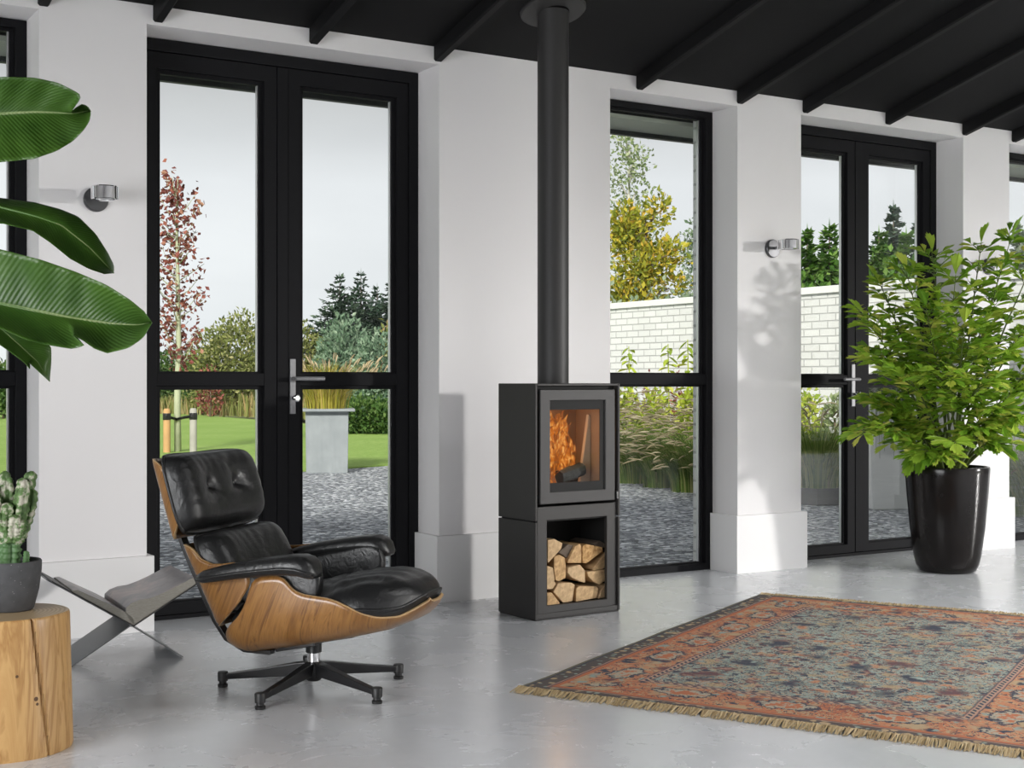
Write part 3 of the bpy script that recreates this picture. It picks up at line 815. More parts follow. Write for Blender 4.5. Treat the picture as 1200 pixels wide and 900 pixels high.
LOGS = [
    ('reddish split log lowest but one at the left of the niche', z2([(328, 182), (383, 200), (406, 250), (398, 330), (414, 352), (382, 402), (328, 408)]), .05),
    ('tall upright split log second from the left in the niche', z2([(397, 102), (440, 78), (497, 108), (506, 200), (506, 298), (440, 332), (408, 318), (392, 200)]), .045),
    ('small split log in the bottom left corner of the niche', z2([(330, 442), (373, 434), (455, 538), (340, 573), (330, 566)]), .04),
    ('large golden split log on the niche floor left of centre', z2([(388, 430), (433, 348), (556, 341), (591, 362), (566, 518), (480, 532)]), .045),
    ('pale broad split log on the niche floor right of centre', z2([(603, 400), (632, 374), (797, 378), (815, 402), (792, 487), (600, 522)]), .05),
    ('narrow split log in the bottom right corner of the niche', z2([(830, 420), (893, 350), (893, 477), (812, 492)]), .045),
    ('cracked split log in the middle of the niche', z2([(528, 202), (638, 173), (686, 230), (686, 346), (640, 332), (562, 297), (522, 250)]), .04),
    ('wedge shaped split log at the right with a pale pointed end', z2([(704, 242), (893, 218), (893, 317), (820, 361), (762, 332), (712, 280)]), .045),
    ('split log leaning on the right side of the niche above the pale wedge', z2([(750, 217), (893, 55), (893, 202), (768, 230)]), .055),
    ('pale triangular split log at the top centre of the pile', z2([(518, 158), (590, 2), (638, -23), (652, 2), (652, 158)]), .05),
    ('flat golden split log lying at the top right of the pile', z2([(663, 2), (692, -20), (848, 10), (857, 43), (702, 161), (663, 157)]), .05),
    ('dark bark covered log end wedged at the upper left', z2([(432, 62), (528, -18), (583, -3), (514, 118), (480, 86)]), .065),
    ('whitish round topped log at the top left of the pile', z7([(237.5, 590), (260, 585), (289, 600), (284, 620), (240, 668), (237.5, 664)]), .05),
    ('small log end peeking out at the top right of the pile', z7([(392, 600), (415, 591), (436, 604), (431, 618), (398, 610)]), .075),
]
for i, (lb, poly, off) in enumerate(LOGS):
    rr = random.Random(100 + i)
    q = [sp(x, y, off) for x, y in poly]
    cx = sum(p[0] for p in q) / len(q); zc = sum(p[1] for p in q) / len(q); zb = min(p[1] for p in q)
    t = thing('split_log', lb, 'firewood', SC + SX * cx + SY * off + Vector((0, 0, zb)), SA_, 'split logs in the stove niche')
    m = M()
    ctr = Vector((0, -.003, zc - zb)); ring0 = [Vector((x - cx, 0, z - zb)) for x, z in q]
    Lg = min(.20, SD - .03 - off)
    r1 = [Vector((p.x * .985 + 0, .012, (p.z - (zc - zb)) * .985 + zc - zb)) for p in ring0]
    r2 = [Vector((p.x * .96, Lg, (p.z - (zc - zb)) * .94 + zc - zb)) for p in ring0]
    m.loft([ring0, r1, r2])
    dark = lb.startswith('dark') or lb.startswith('small log')
    m.build('bark_body', MAT_BARK if dark else MAT_LOG, t, bevel=.003)

# ================================================================== rug
RW, RL = 1.78, 2.52
def m_rug():
    g = G('oriental_rug_pile'); v = g.coord('Object')
    sx = g.n('ShaderNodeSeparateXYZ', {'Vector': v}); X, Y = sx.outputs[0], sx.outputs[1]
    wob = g.math('MULTIPLY_ADD', g.noise(v, 9, 2), .012, -.006)
    dx = g.math('MINIMUM', X, g.math('SUBTRACT', RW, X)); dy = g.math('MINIMUM', g.math('SUBTRACT', Y, .06), g.math('SUBTRACT', RL - .06, Y))
    d = g.math('MINIMUM', dx, g.math('ADD', dy, .04)); d = g.math('ADD', d, wob)
    # colours, faded by age
    teal, teal2, rust, rust2, navy, tan, plum, pink = (.29, .37, .33), (.38, .46, .41), (.50, .17, .085), (.58, .26, .14), (.055, .065, .095), (.48, .36, .22), (.17, .08, .085), (.50, .29, .22)
    fade = g.noise(v, 2.2, 4, .6)
    field = g.mix(g.ramp(fade, [(.35, (0, 0, 0)), (.65, (1, 1, 1))]), teal, teal2)
    def motif(base, scale, thr, col, soft=.04, warp=.06, seed=(0, 0, 0)):
        mp = g.n('ShaderNodeMapping', {'Vector': v}); mp.inputs['Location'].default_value = seed
        wv = g.n('ShaderNodeVectorMath', {0: mp.outputs[0], 1: g.n('ShaderNodeVectorMath', {0: g.n('ShaderNodeTexNoise', {'Vector': mp.outputs[0], 'Scale': 14.0, 'Detail': 3.0}).outputs['Color'], 1: (warp, warp, 0)}, operation='MULTIPLY').outputs[0]}, operation='ADD').outputs[0]
        dd = g.vor(wv, scale)
        return g.mix(g.ramp(dd, [(thr - soft, (1, 1, 1)), (thr + soft, (0, 0, 0))]), base, col)
    def vines(base, scale, wd, col, seed):
        mp = g.n('ShaderNodeMapping', {'Vector': v}); mp.inputs['Location'].default_value = seed
        n_ = g.noise(mp.outputs[0], scale, 2, .5, 1.5)
        a = g.math('ABSOLUTE', g.math('SUBTRACT', n_, .5))
        return g.mix(g.ramp(a, [(wd * .5, (1, 1, 1)), (wd, (0, 0, 0))]), base, col)
    field = vines(field, 19, .022, rust2, (3, 1, 0)); field = vines(field, 24, .02, tan, (1, 8, 0))
    field = vines(field, 22, .034, navy, (7, 2, 0))
    field = motif(field, 8.2, .20, rust2, .08, .12, (11, 3, 0)); field = motif(field, 9.5, .27, tan, .08, .10, (1, 5, 0)); field = motif(field, 9.5, .12, pink, seed=(1, 5, 0))
    field = motif(field, 9.5, .24, plum, .06, .12, (4, 2, 0)); field = motif(field, 9.5, .12, pink, .05, .12, (4, 2, 0))
    field = motif(field, 15, .22, navy, seed=(9, 9, 0)); field = motif(field, 18, .2, plum, seed=(5, 9, 0)); field = motif(field, 4.2, .22, navy, .07, .14, (2.3, 8, 0)); field = motif(field, 3.4, .17, plum, .07, .16, (6.3, 2, 0)); field = vines(field, 27, .022, (.10, .10, .11), (9, 4, 0)); field = motif(field, 4.2, .08, teal2, .03, .10, (2.3, 8, 0))
    # main border: rust ground, a row of large medallions along each side
    bord = g.mix(g.ramp(fade, [(.4, (0, 0, 0)), (.6, (1, 1, 1))]), rust, rust2)
    bord = vines(bord, 20, .03, navy, (1, 1, 0)); bord = vines(bord, 17, .03, tan, (4, 1, 0)); bord = motif(bord, 9, .30, tan, .10, .12, (2, 7, 0)); bord = motif(bord, 11, .22, navy, .06, .10, (6, 4, 0)); bord = motif(bord, 13, .22, teal, .06, .10, (8, 1, 0)); bord = motif(bord, 8, .22, plum, .08, .12, (5, 5, 0))
    def medal(base, along, across, per, col1, col2, off):
        w_ = g.math('SUBTRACT', g.math('FRACT', g.math('DIVIDE', g.math('ADD', along, off), per)), .5)
        a2 = g.math('POWER', g.math('MULTIPLY', w_, per / .115), 2.0)
        b2 = g.math('POWER', g.math('DIVIDE', g.math('SUBTRACT', across, .225), .062), 2.0)
        r = g.math('ADD', g.math('ADD', a2, b2), g.math('MULTIPLY_ADD', g.noise(v, 30, 4, .7), 3.0, -1.5))
        o = g.mix(g.ramp(r, [(.85, (1, 1, 1)), (1.25, (0, 0, 0))]), base, col1)
        o = g.mix(g.ramp(r, [(.50, (1, 1, 1)), (.62, (0, 0, 0))]), o, col2)
        return g.mix(g.ramp(r, [(.12, (1, 1, 1)), (.2, (0, 0, 0))]), o, rust)
    isx = g.math('LESS_THAN', dx, g.math('ADD', dy, .04))
    bx = medal(bord, Y, dx, .36, navy, (.44, .40, .31), .10); by = medal(bord, X, g.math('ADD', dy, .04), .356, navy, (.44, .40, .31), .0)
    bord = g.mix(isx, by, bx)
    # guard stripes
    guard = motif((.11, .095, .09), 24, .32, tan, .06, .05, (3, 3, 0)); guard = motif(guard, 28, .24, teal, .06, .05, (5, 1, 0))
    stripe = g.mix(g.math('GREATER_THAN', g.math('FRACT', g.math('MULTIPLY', g.math('ADD', X, Y), 28.0)), .45), (.45, .33, .24), navy)
    cols = [(.0, (.10, .10, .075)), (.016, None)]
    col = (.14, .13, .10)
    def step(a, hi): return g.ramp(a, [(hi - .0015, (0, 0, 0)), (hi + .0015, (1, 1, 1))])
    seq = [(.014, navy), (.022, guard), (.080, pink), (.086, navy), (.092, rust), (.112, bord), (.318, navy), (.323, pink), (.330, stripe), (.345, pink), (.351, navy), (.356, field)]
    c_ = (.15, .14, .10)
    for th, cc in seq: c_ = g.mix(step(d, th), c_, cc)
    fine = g.noise(v, 240, 2, .6); cloth = g.noise(v, 60, 3)
    c_ = g.mix(g.math('MULTIPLY', fine, .5), c_, g.mix(.6, c_, (.10, .09, .08)))
    return g.done(g.bsdf(c_, .95, 0, .1, g.bump(g.math('ADD', fine, cloth), .5, .004)))
MAT_RUG = m_rug()
E1 = Vector((.5004, .8658, 0)); E2 = Vector((.8658, -.5004, 0))
rug = thing('oriental_rug', 'large faded oriental rug in teal and rust with tan fringes, on the concrete floor', 'rug', (0.0, 4.749, 0), math.atan2(-.5004, .8658))
m = M()
def rugz(x, y): return .006 + .003 * mnoise.noise(Vector((x * 3, y * 3, 1.7)))
NXR, NYR = 40, 60
m.grid(lambda u, v: Vector((u * RW, .06 + v * (RL - .12), rugz(u * RW, v * RL))), NXR, NYR)
m.build('pile', MAT_RUG, rug, smooth=False, solid=(.006, -1))
MAT_FRINGE = leafmat('wool_fringe', [(0, (.30, .22, .12)), (.5, (.46, .35, .20)), (1, (.60, .48, .30))], .1, .9, .1)
rfr = random.Random(5)
for end in (0, 1):
    m = M()
    n_ = 760
    for i in range(n_):
        x = RW * (i + .5) / n_ + rfr.uniform(-.002, .002)
        y0 = .064 if end == 0 else RL - .064; sg = -1 if end == 0 else 1
        L_ = .062 * rfr.uniform(.7, 1.15); sw = rfr.uniform(-.010, .010); wd = .0022; z0 = .010
        pts = [Vector((x, y0, z0)), Vector((x + sw * .3, y0 + sg * L_ * .4, z0 + rfr.uniform(0, .008))), Vector((x + sw, y0 + sg * L_, .003))]
        m.tube(pts, [wd, wd * 1.1, wd * .8], 4)
    m.build('fringe', MAT_FRINGE, rug, smooth=False)

# ================================================================== log stool, cactus, book stand
def m_stump():
    g = G('stump_wood'); v = g.coord('Object')
    st = g.n('ShaderNodeMapping', {'Vector': v}); st.inputs['Scale'].default_value = (9, 9, .9)
    n1 = g.noise(st.outputs[0], 1.5, 5, .6, 1.0)
    st2 = g.n('ShaderNodeMapping', {'Vector': v}); st2.inputs['Scale'].default_value = (60, 60, 3)
    n2 = g.noise(st2.outputs[0], 1.2, 4, .6)
    col = g.ramp(n1, [(.28, (.20, .10, .033)), (.38, (.42, .235, .085)), (.50, (.52, .32, .13)), (.56, (.32, .165, .055)), (.60, (.50, .305, .125)), (.8, (.58, .375, .165))])
    col = g.mix(g.math('MULTIPLY', n2, .35), col, (.42, .235, .085))
    return g.done(g.bsdf(col, .45, 0, .4, g.bump(n2, .12, .003), .12, .3))
def m_endgrain():
    g = G('stump_end_grain'); v = g.coord('Object')
    rg = g.n('ShaderNodeTexWave', {'Vector': v, 'Scale': 26.0, 'Distortion': 1.6, 'Detail': 3.0, 'Detail Scale': 1.2}, wave_type='RINGS', rings_direction='Z').outputs['Fac']
    col = g.mix(rg, (.40, .27, .14), (.60, .45, .27))
    col = g.mix(g.math('MULTIPLY', g.noise(v, 14, 4), .5), col, (.36, .26, .16))
    return g.done(g.bsdf(col, .5, 0, .35, None, .1, .3))
MAT_KNOT = simple('dark_knot', (.10, .05, .02), .7)
SP_ = Vector((-1.483, 4.035, 0))
stp = thing('log_stool', 'pale tree trunk stool with a long crack, carrying the potted cactus', 'stool', SP_)
m = M(); n = 96; crack = math.radians(-44)
def stump_r(a, z):
    r = .186 - .010 * z / .397 + .004 * math.sin(2 * a + 1) + .003 * math.sin(3 * a) + .0015 * math.sin(7 * a)
    da = (a - crack - .28 * (1 - z / .397) + math.pi) % (2 * math.pi) - math.pi
    r -= .012 * math.exp(-(da / .018) ** 2) * (1 if z < .42 else 0)
    return r
rings = []
angs = sorted(set([2 * math.pi * i / n for i in range(n)] + [(crack + k * .008) % (2 * math.pi) for k in range(-8, 46)]))
for z, k in ((0, .985), (.008, 1), (.06, 1), (.12, 1), (.18, 1), (.24, 1), (.30, 1), (.36, 1), (.389, 1), (.395, .992), (.397, .978)):
    rings.append([Vector((stump_r(a, z) * k * math.cos(a), stump_r(a, z) * k * math.sin(a), z)) for a in angs])
m.loft(rings, cap=False)
N_ = len(angs)
m.add([rings[-1][i] for i in range(N_)] , [tuple(range(N_))], 1); m.add(rings[0], [tuple(range(N_))[::-1]], 0)
m.build('trunk', [m_stump(), m_endgrain()], stp, auto=40)
for a, z, r in ((-1.02, .24, .005), (-.72, .17, .0075), (-.70, .155, .005)):
    m = M(); c_ = Vector((stump_r(a, z) * math.cos(a), stump_r(a, z) * math.sin(a), z))
    R_ = Vector((0, 0, 1)).rotation_difference(Vector((math.cos(a), math.sin(a), 0))).to_matrix().to_4x4()
    m.lathe([(r, -.002), (r * .8, .0012), (r * .2, .0015)], 10, c_, tf=R_); m.build('knot', MAT_KNOT, stp)

# potted cactus
def m_pot():
    g = G('dark_stone_pot'); v = g.coord()
    sp1 = g.vor(v, 70); n1 = g.noise(v, 30, 5)
    col = g.mix(g.ramp(sp1, [(.06, (1, 1, 1)), (.12, (0, 0, 0))]), g.mix(n1, (.035, .035, .037), (.085, .085, .088)), (.22, .22, .22))
    return g.done(g.bsdf(col, .7, 0, .3, g.bump(n1, .4, .004)))
CZ = .397
PCX, PCY = -1.478, 4.075
pc = thing('potted_cactus', 'variegated candelabra cactus in a dark stone pot on the trunk stool', 'cactus', (PCX, PCY, CZ))
m = M(); m.lathe([(.060, 0), (.066, .006), (.080, .06), (.087, .115), (.088, .143), (.085, .147), (.081, .145), (.079, .12)], 40)
m.build('pot', m_pot(), pc, smooth=True, auto=50)
m = M(); m.lathe([(.001, .128), (.04, .130), (.0785, .124), (.0785, .118)], 24); m.build('soil', simple('dark_grit', (.03, .028, .026), .95, bump=(120, 1, .01), var=.5), pc)
def m_cactus():
    g = G('variegated_cactus'); v = g.coord()
    n1 = g.noise(v, 30, 4, .6); n2 = g.noise(v, 90, 3)
    col = g.ramp(n1, [(.35, (.035, .085, .025)), (.50, (.10, .20, .06)), (.54, (.34, .36, .26)), (.64, (.55, .53, .44))])
    col = g.mix(g.math('MULTIPLY', n2, .35), col, (.10, .07, .04))
    return g.done(g.bsdf(col, .55, 0, .3, g.bump(n2, .5, .004)))
MAT_CACT = m_cactus(); MAT_CSTEM = simple('green_cactus_stem', (.07, .15, .05), .55, bump=(60, .4, .003), var=.4)
def ribbed(m, p0, p1, r0, r1, ribs=4, seed=0, K=22):
    rr = random.Random(seed); p0, p1 = Vector(p0), Vector(p1); ax = (p1 - p0); L_ = ax.length; ax.normalize()
    s_ = ax.cross(Vector((.3, 1, .1))).normalized(); u_ = s_.cross(ax); rings = []; nn = ribs * 6; tw = rr.uniform(0, 6)
    bend = Vector((rr.uniform(-1, 1), rr.uniform(-1, 1), 0)) * .006
    for k in range(K + 1):
        t = k / K; r = (r0 + (r1 - r0) * t) * (1 if t < .86 else math.sqrt(max(.02, 1 - ((t - .86) / .145) ** 2)))
        r *= 1 + .13 * math.sin(k * 1.9)
        c_ = p0 + ax * L_ * t + bend * math.sin(t * 3)
        rings.append([c_ + (s_ * math.cos(2 * math.pi * i / nn + tw) + u_ * math.sin(2 * math.pi * i / nn + tw)) * r * (.58 + .42 * abs(math.cos(ribs * math.pi * i / nn)) ** .7) for i in range(nn)])
    m.loft(rings)
m = M(); ribbed(m, (-.005, 0, .115), (-.008, 0, .235), .032, .034, 5, 1); m.build('stem', MAT_CSTEM, pc, smooth=True)
m = M(); ribbed(m, (.042, -.006, .118), (.050, -.01, .175), .010, .009, 4, 12); m.build('stem', MAT_CSTEM, pc, smooth=True)
rc = random.Random(8)
for i in range(26):
    a = rc.uniform(0, 6.28); rad = rc.uniform(.012, .058); b0 = Vector((rad * math.cos(a) * .7, rad * math.sin(a) * .7, rc.uniform(.195, .235)))
    tip = b0 + Vector((math.cos(a) * rad * .75, math.sin(a) * rad * .75, rc.uniform(.06, .19)))
    m = M(); ribbed(m, b0, tip, .017, .021, 4, 30 + i); m.build('branch', MAT_CACT, pc, smooth=True)

# metal book stand, two crossing bent plates
BO = FL(82, 783.5); BXD = (FL(214.7, 771) - BO); BLEN = BXD.length; BXD.normalize(); BANG = math.atan2(BXD.y, BXD.x)
def m_raw():
    g = G('waxed_raw_steel'); v = g.coord(); n1 = g.noise(v, 12, 6, .65, .5)
    col = g.mix(n1, (.10, .105, .11), (.27, .275, .28))
    return g.done(g.bsdf(col, g.math('MULTIPLY_ADD', n1, .25, .30), .75, .5))
MAT_RAW = m_raw()
bs = thing('book_stand', 'crossed steel plate book stand on the floor between stool and lounge chair', 'book stand', BO, BANG)
BW = .27
def plate(name, a, b, y0, y1, taper=None):
    d = Vector((b[0] - a[0], b[1] - a[1])).normalized(); nn = Vector((-d.y, d.x)) * .0022
    m = M()
    ya0, ya1 = (y0, y1) if not taper else taper
    m.loft([[Vector((a[0] + nn.x * s1, y, a[1] + nn.y * s1)) for s1, y in ((-1, ya0), (1, ya0), (1, ya1), (-1, ya1))],
            [Vector((b[0] + nn.x * s1, y, b[1] + nn.y * s1)) for s1, y in ((-1, y0), (1, y0), (1, y1), (-1, y1))]])
    return m.build(name, MAT_RAW, bs, bevel=.0008)
XC = (.225, .142)
plate('plate_leg', (0.001, .003), XC, .0, BW)
plate('plate_leg', (BLEN, .003), XC, .0, BW)
plate('plate_arm', XC, (.478, .292), .0, BW)
plate('plate_arm', XC, (-.085, .338), .0, BW)
m = M(); m.tube([(XC[0], -.002, XC[1]), (XC[0], BW + .002, XC[1])], .005, 10); m.build('joint_rod', MAT_RAW, bs, smooth=True)
# open book
def m_page():
    g = G('printed_page'); v = g.coord()
    n1 = g.noise(v, 7, 5, .6, .8); n2 = g.noise(v, 16, 3, .5)
    col = g.ramp(n1, [(.3, (.18, .172, .178)), (.48, (.29, .27, .275)), (.60, (.42, .35, .33)), (.75, (.58, .48, .43))])
    col = g.mix(g.math('MULTIPLY', n2, .3), col, (.26, .25, .265))
    return g.done(g.bsdf(col, .35, 0, .4))
def m_pageedge():
    g = G('page_edges'); v = g.coord('Object', scale=(1, 1, 1)); st = g.n('ShaderNodeMapping', {'Vector': v}); st.inputs['Scale'].default_value = (60, 3, 420)
    n1 = g.noise(st.outputs[0], 1, 3, .6)
    return g.done(g.bsdf(g.mix(n1, (.20, .19, .165), (.46, .44, .39)), .8))
book = thing('open_book', 'large open picture book with grey pages lying in the crossed steel book stand', 'book', BO + BXD * XC[0] + Vector((0, 0, XC[1])), BANG)
dR = Vector((.478 - XC[0], .292 - XC[1])); LR = dR.length; dR.normalize(); nR = Vector((-dR.y, dR.x))
dLf = Vector((-.085 - XC[0], .338 - XC[1])); LL = dLf.length; dLf.normalize(); nL = Vector((dLf.y, -dLf.x))
BK0, BK1 = -.045, .345
MAT_PAGE, MAT_PEDGE = m_page(), m_pageedge(); MAT_COVER = simple('dark_book_cover', (.05, .048, .046), .5)
# right page block: curls up from the gutter, flattens toward the fore edge
def block(d, nn, L_, prof, name, top_mat):
    m = M(); top = [(d * (t * L_) + nn * h) for t, h in prof]; bot = [(d * (t * L_) + nn * .007) for t, h in prof]
    ringf = top + bot[::-1]; nT = len(top)
    vs_ = [Vector((p.x, BK0, p.y)) for p in ringf] + [Vector((p.x, BK1, p.y)) for p in ringf]; N2 = len(ringf)
    for i in range(N2):
        j = (i + 1) % N2
        m.add([vs_[i], vs_[j], vs_[j + N2], vs_[i + N2]], [(0, 1, 2, 3)], 0 if i < nT - 1 else 1)
    m.add(vs_[:N2], [tuple(range(N2))], 1); m.add(vs_[N2:], [tuple(range(N2))[::-1]], 1)
    return m.build(name, [top_mat, MAT_PEDGE], book, weld=True, auto=35)
block(dR, nR, LR, [(.02, .010), (-.005, .035), (.005, .062), (.05, .080), (.13, .084), (.24, .077), (.36, .060), (.5, .050), (.65, .043), (.8, .038), (.92, .035), (.985, .031)], 'page_block', MAT_PAGE)
block(dLf, nL, LL, [(.02, .010), (.03, .020), (.07, .029), (.15, .034), (.25, .034), (.4, .030), (.55, .026), (.7, .022), (.74, .012)], 'page_block', MAT_PAGE)
m = M()
for d, nn, L_ in ((dR, nR, LR * 1.015), (dLf, nL, LL * .97)):
    a0 = nn * .0028; b0 = d * L_ + nn * .0028
    m.loft([[Vector((q.x + nn.x * s1, y, q.y + nn.y * s1)) for s1, y in ((0, BK0 - .004), (.004, BK0 - .004), (.004, BK1 + .004), (0, BK1 + .004))] for q in (a0, b0)])
m.build('cover', MAT_COVER, book)

# ================================================================== wall lamps
def sconce(s, z, label):
    t = thing('wall_lamp', label, 'wall lamp', WL(s, 0, z), ANG, 'chrome wall lamps on the white piers')
    R_ = Matrix.Rotation(math.pi / 2, 4, 'X')
    m3 = M(); m3.lathe([(.052, 0.0), (.052, .014), (.048, .019), (.014, .021)], 40, (0, 0, -.012), 'Z', tf=R_)
    m3.build('wall_plate', MAT_DARKCHROME, t, smooth=True, auto=30)
    m = M(); m.tube([(0, -.018, -.012), (0, -.05, -.010), (0, -.085, 0)], .008, 14); m.build('arm', MAT_CHROME, t, smooth=True)
    m = M(); c_ = (0, -.138, 0)
    m.lathe([(.040, -.026), (.053, -.028), (.056, -.024), (.056, .024), (.053, .028), (.040, .026)], 48, c_, cap=False)
    m.lathe([(.040, -.026), (.040, .026)], 48, c_, cap=False)
    m.build('lamp_head', MAT_CHROME, t, smooth=True, auto=30)
    m = M(); m.lathe([(.001, -.022), (.025, -.019), (.039, -.014), (.039, .014), (.025, .019), (.001, .022)], 32, c_)
    m.build('glass_lens', simple('frosted_lens', (.75, .76, .76), .15, 0, .6), t, smooth=True, auto=40)
sconce(-.243, 1.848, 'chrome wall lamp on the pier left of the lounge chair door')
sconce(3.565, 1.835, 'chrome wall lamp on the pier between stove window and planter door')
sconce(5.405, 1.815, 'chrome wall lamp on the pier behind the tall plant')

# ================================================================== tall planter with fishtail palm
def m_glaze():
    g = G('black_glazed_ceramic'); v = g.coord(); n1 = g.noise(v, 8, 5, .6); n2 = g.noise(v, 30, 3)
    col = g.mix(n1, (.004, .0035, .0035), (.013, .010, .009))
    return g.done(g.bsdf(col, g.math('MULTIPLY_ADD', n2, .14, .10), 0, .22, g.bump(n1, .10, .01)))
PP = Vector((2.455, 7.80, 0)); PH = .592
pl = thing('potted_palm', 'leafy fishtail palm in a tall glossy black pot in front of the right hand door', 'potted plant', PP)
m = M(); m.lathe([(.135, 0), (.155, .008), (.172, .04), (.185, .10), (.205, .25), (.220, .42), (.229, .55), (.231, .580), (.228, PH), (.217, PH), (.213, .575), (.211, .52)], 56)
m.build('pot', m_glaze(), pl, smooth=True, auto=50)
m = M(); m.lathe([(.001, .555), (.1, .56), (.212, .55), (.2115, .53)], 30); m.build('soil', simple('potting_soil', (.035, .026, .019), .95, bump=(90, 1, .02), var=.5), pl)
MAT_PALM = leafmat('fishtail_leaf', [(0, (.12, .26, .02)), (.35, (.24, .42, .035)), (.7, (.38, .55, .06)), (.93, (.55, .62, .10)), (1, (.64, .62, .14))], .38, .38, .4)
MAT_PSTEM = simple('green_palm_stem', (.10, .14, .03), .5, var=.3)
def fishtail(m, p, d, n_, L_, wd, droop):
    d = d.normalized(); s_ = d.cross(n_)
    if s_.length < 1e-3: s_ = Vector((1, 0, 0))
    s_.normalize(); n2 = s_.cross(d).normalized()
    def q(x, y, lift=0.0):
        return p + d * (x * L_) + s_ * (y * wd) + n2 * (lift * wd - droop * L_ * x * x)
    up = [q(0, 0), q(.30, .20, .10), q(.62, .42, .16), q(.86, .52, .14), q(.80, .30, .08), q(.95, .26, .05), q(.88, .10, .02), q(1.0, .02, 0)]
    lo = [q(0, 0), q(1.0, .02, 0), q(.86, -.08, .02), q(.90, -.22, .05), q(.74, -.24, .08), q(.76, -.42, .12), q(.55, -.36, .14), q(.28, -.17, .10)]
    b = len(m.v)
    m.add(up + lo[1:][1:], [tuple(range(8)), tuple([0, 7] + list(range(8, 14)))])
rp = random.Random(21)
fol = M(); stems = M()
def frond(base, tip, sag, n_pair, Ls, seed, sub=True):
    rr = random.Random(seed); base, tip = Vector(base), Vector(tip)
    mid = (base + tip) / 2 + Vector((0, 0, sag))
    K = 14; pts = []
    for k in range(K + 1):
        t = k / K; pts.append(base * (1 - t) ** 2 + mid * 2 * t * (1 - t) + tip * t * t)
    stems.tube(pts, [.0085 * (1 - .75 * k / K) for k in range(K + 1)], 6)
    total = (tip - base).length
    for i in range(n_pair):
        t = .40 + .60 * (i + .5) / n_pair
        k = min(K - 1, int(t * K)); p = pts[k].lerp(pts[k + 1], t * K - k); d = (pts[k + 1] - pts[k]).normalized()
        side = d.cross(Vector((0, 0, 1))).normalized()
        for sg in (-1, 1):
            a = (d * rr.uniform(.35, .7) + side * sg * rr.uniform(.7, 1.1) + Vector((0, 0, rr.uniform(-.25, .45)))).normalized()
            bl = Ls * (1.1 - .45 * abs(t - .62) / .4) * rr.uniform(.8, 1.2)
            if sub:
                e = p + a * bl; stems.tube([p, p + a * bl * .5 + Vector((0, 0, .01)), e], [.003, .0025, .0015], 4)
                for j in range(5):
                    u = .25 + .75 * j / 4; pj = p + a * bl * u
                    s2 = a.cross(Vector((0, 0, 1))).normalized()
                    for s3 in ((-1, 1) if j < 4 else (0,)):
                        dd = a * rr.uniform(.5, .9) + s2 * s3 * rr.uniform(.5, .9) + Vector((0, 0, rr.uniform(-.35, .3)))
                        fishtail(fol, pj, dd, Vector((rr.uniform(-.5, .5), rr.uniform(-.5, .5), 1)), rr.uniform(.065, .115), rr.uniform(.035, .062), rr.uniform(0, .35))
            else:
                fishtail(fol, p, a, Vector((rr.uniform(-.4, .4), rr.uniform(-.4, .4), 1)), bl * rr.uniform(.8, 1.2), rr.uniform(.05, .08), rr.uniform(.05, .4))
    fishtail(fol, pts[-1], pts[-1] - pts[-2], Vector((0, 0, 1)), .13, .08, .2)
def lp(x, y, dd): return PX(x, y, 7.80 + dd) - PP        # a target in the crown, dd = how far in front or behind the pot axis
tips = [(1012, 368, -.05, .10), (1030, 330, .15, .14), (1062, 318, -.1, .16), (1092, 296, .1, .12), (1120, 322, -.2, .12), (1150, 285, .05, .10), (1186, 276, -.05, .08), (1215, 300, .1, .1), (1228, 345, -.1, .12), (1240, 400, .05, .14),
        (1018, 418, -.1, .12), (1020, 470, .1, .14), (1008, 505, -.15, .18), (1050, 395, .2, .14), (1085, 360, -.3, .14), (1130, 380, -.35, .14), (1165, 350, .2, .12), (1185, 410, -.25, .16), (1205, 450, .1, .16), (1195, 490, -.2, .18), (1060, 440, -.35, .18), (1100, 440, -.42, .2), (1150, 450, -.4, .2), (1075, 400, .3, .14), (1140, 410, .3, .14)]
for i, (x, y, dd, sag) in enumerate(tips):
    a = rp.uniform(0, 6.28); r = rp.uniform(.01, .09)
    base = Vector((r * math.cos(a), r * math.sin(a), .555))
    frond(base, lp(x, y, dd), sag, 6 if i % 3 else 7, .135, 300 + i)
# lower skirt of broader leaves
for i in range(16):
    a = rp.uniform(0, 6.28); r = .08
    rr_ = rp.uniform(.2, .42)
    frond((r * math.cos(a), r * math.sin(a), .56), (rr_ * math.cos(a), rr_ * math.sin(a), rp.uniform(.62, .86)), .14, 5, .13, 500 + i, sub=False)
for i in range(9):
    a = -2.2 + rp.uniform(-1.5, 1.5); rr_ = rp.uniform(.12, .36)
    frond((.07 * math.cos(a), .07 * math.sin(a), .56), (rr_ * math.cos(a), rr_ * math.sin(a), rp.uniform(.66, 1.02)), .10, 6, .13, 600 + i, sub=(i % 2 == 0))
stems.build('stem', MAT_PSTEM, pl, smooth=True)
fol.build('foliage', MAT_PALM, pl)

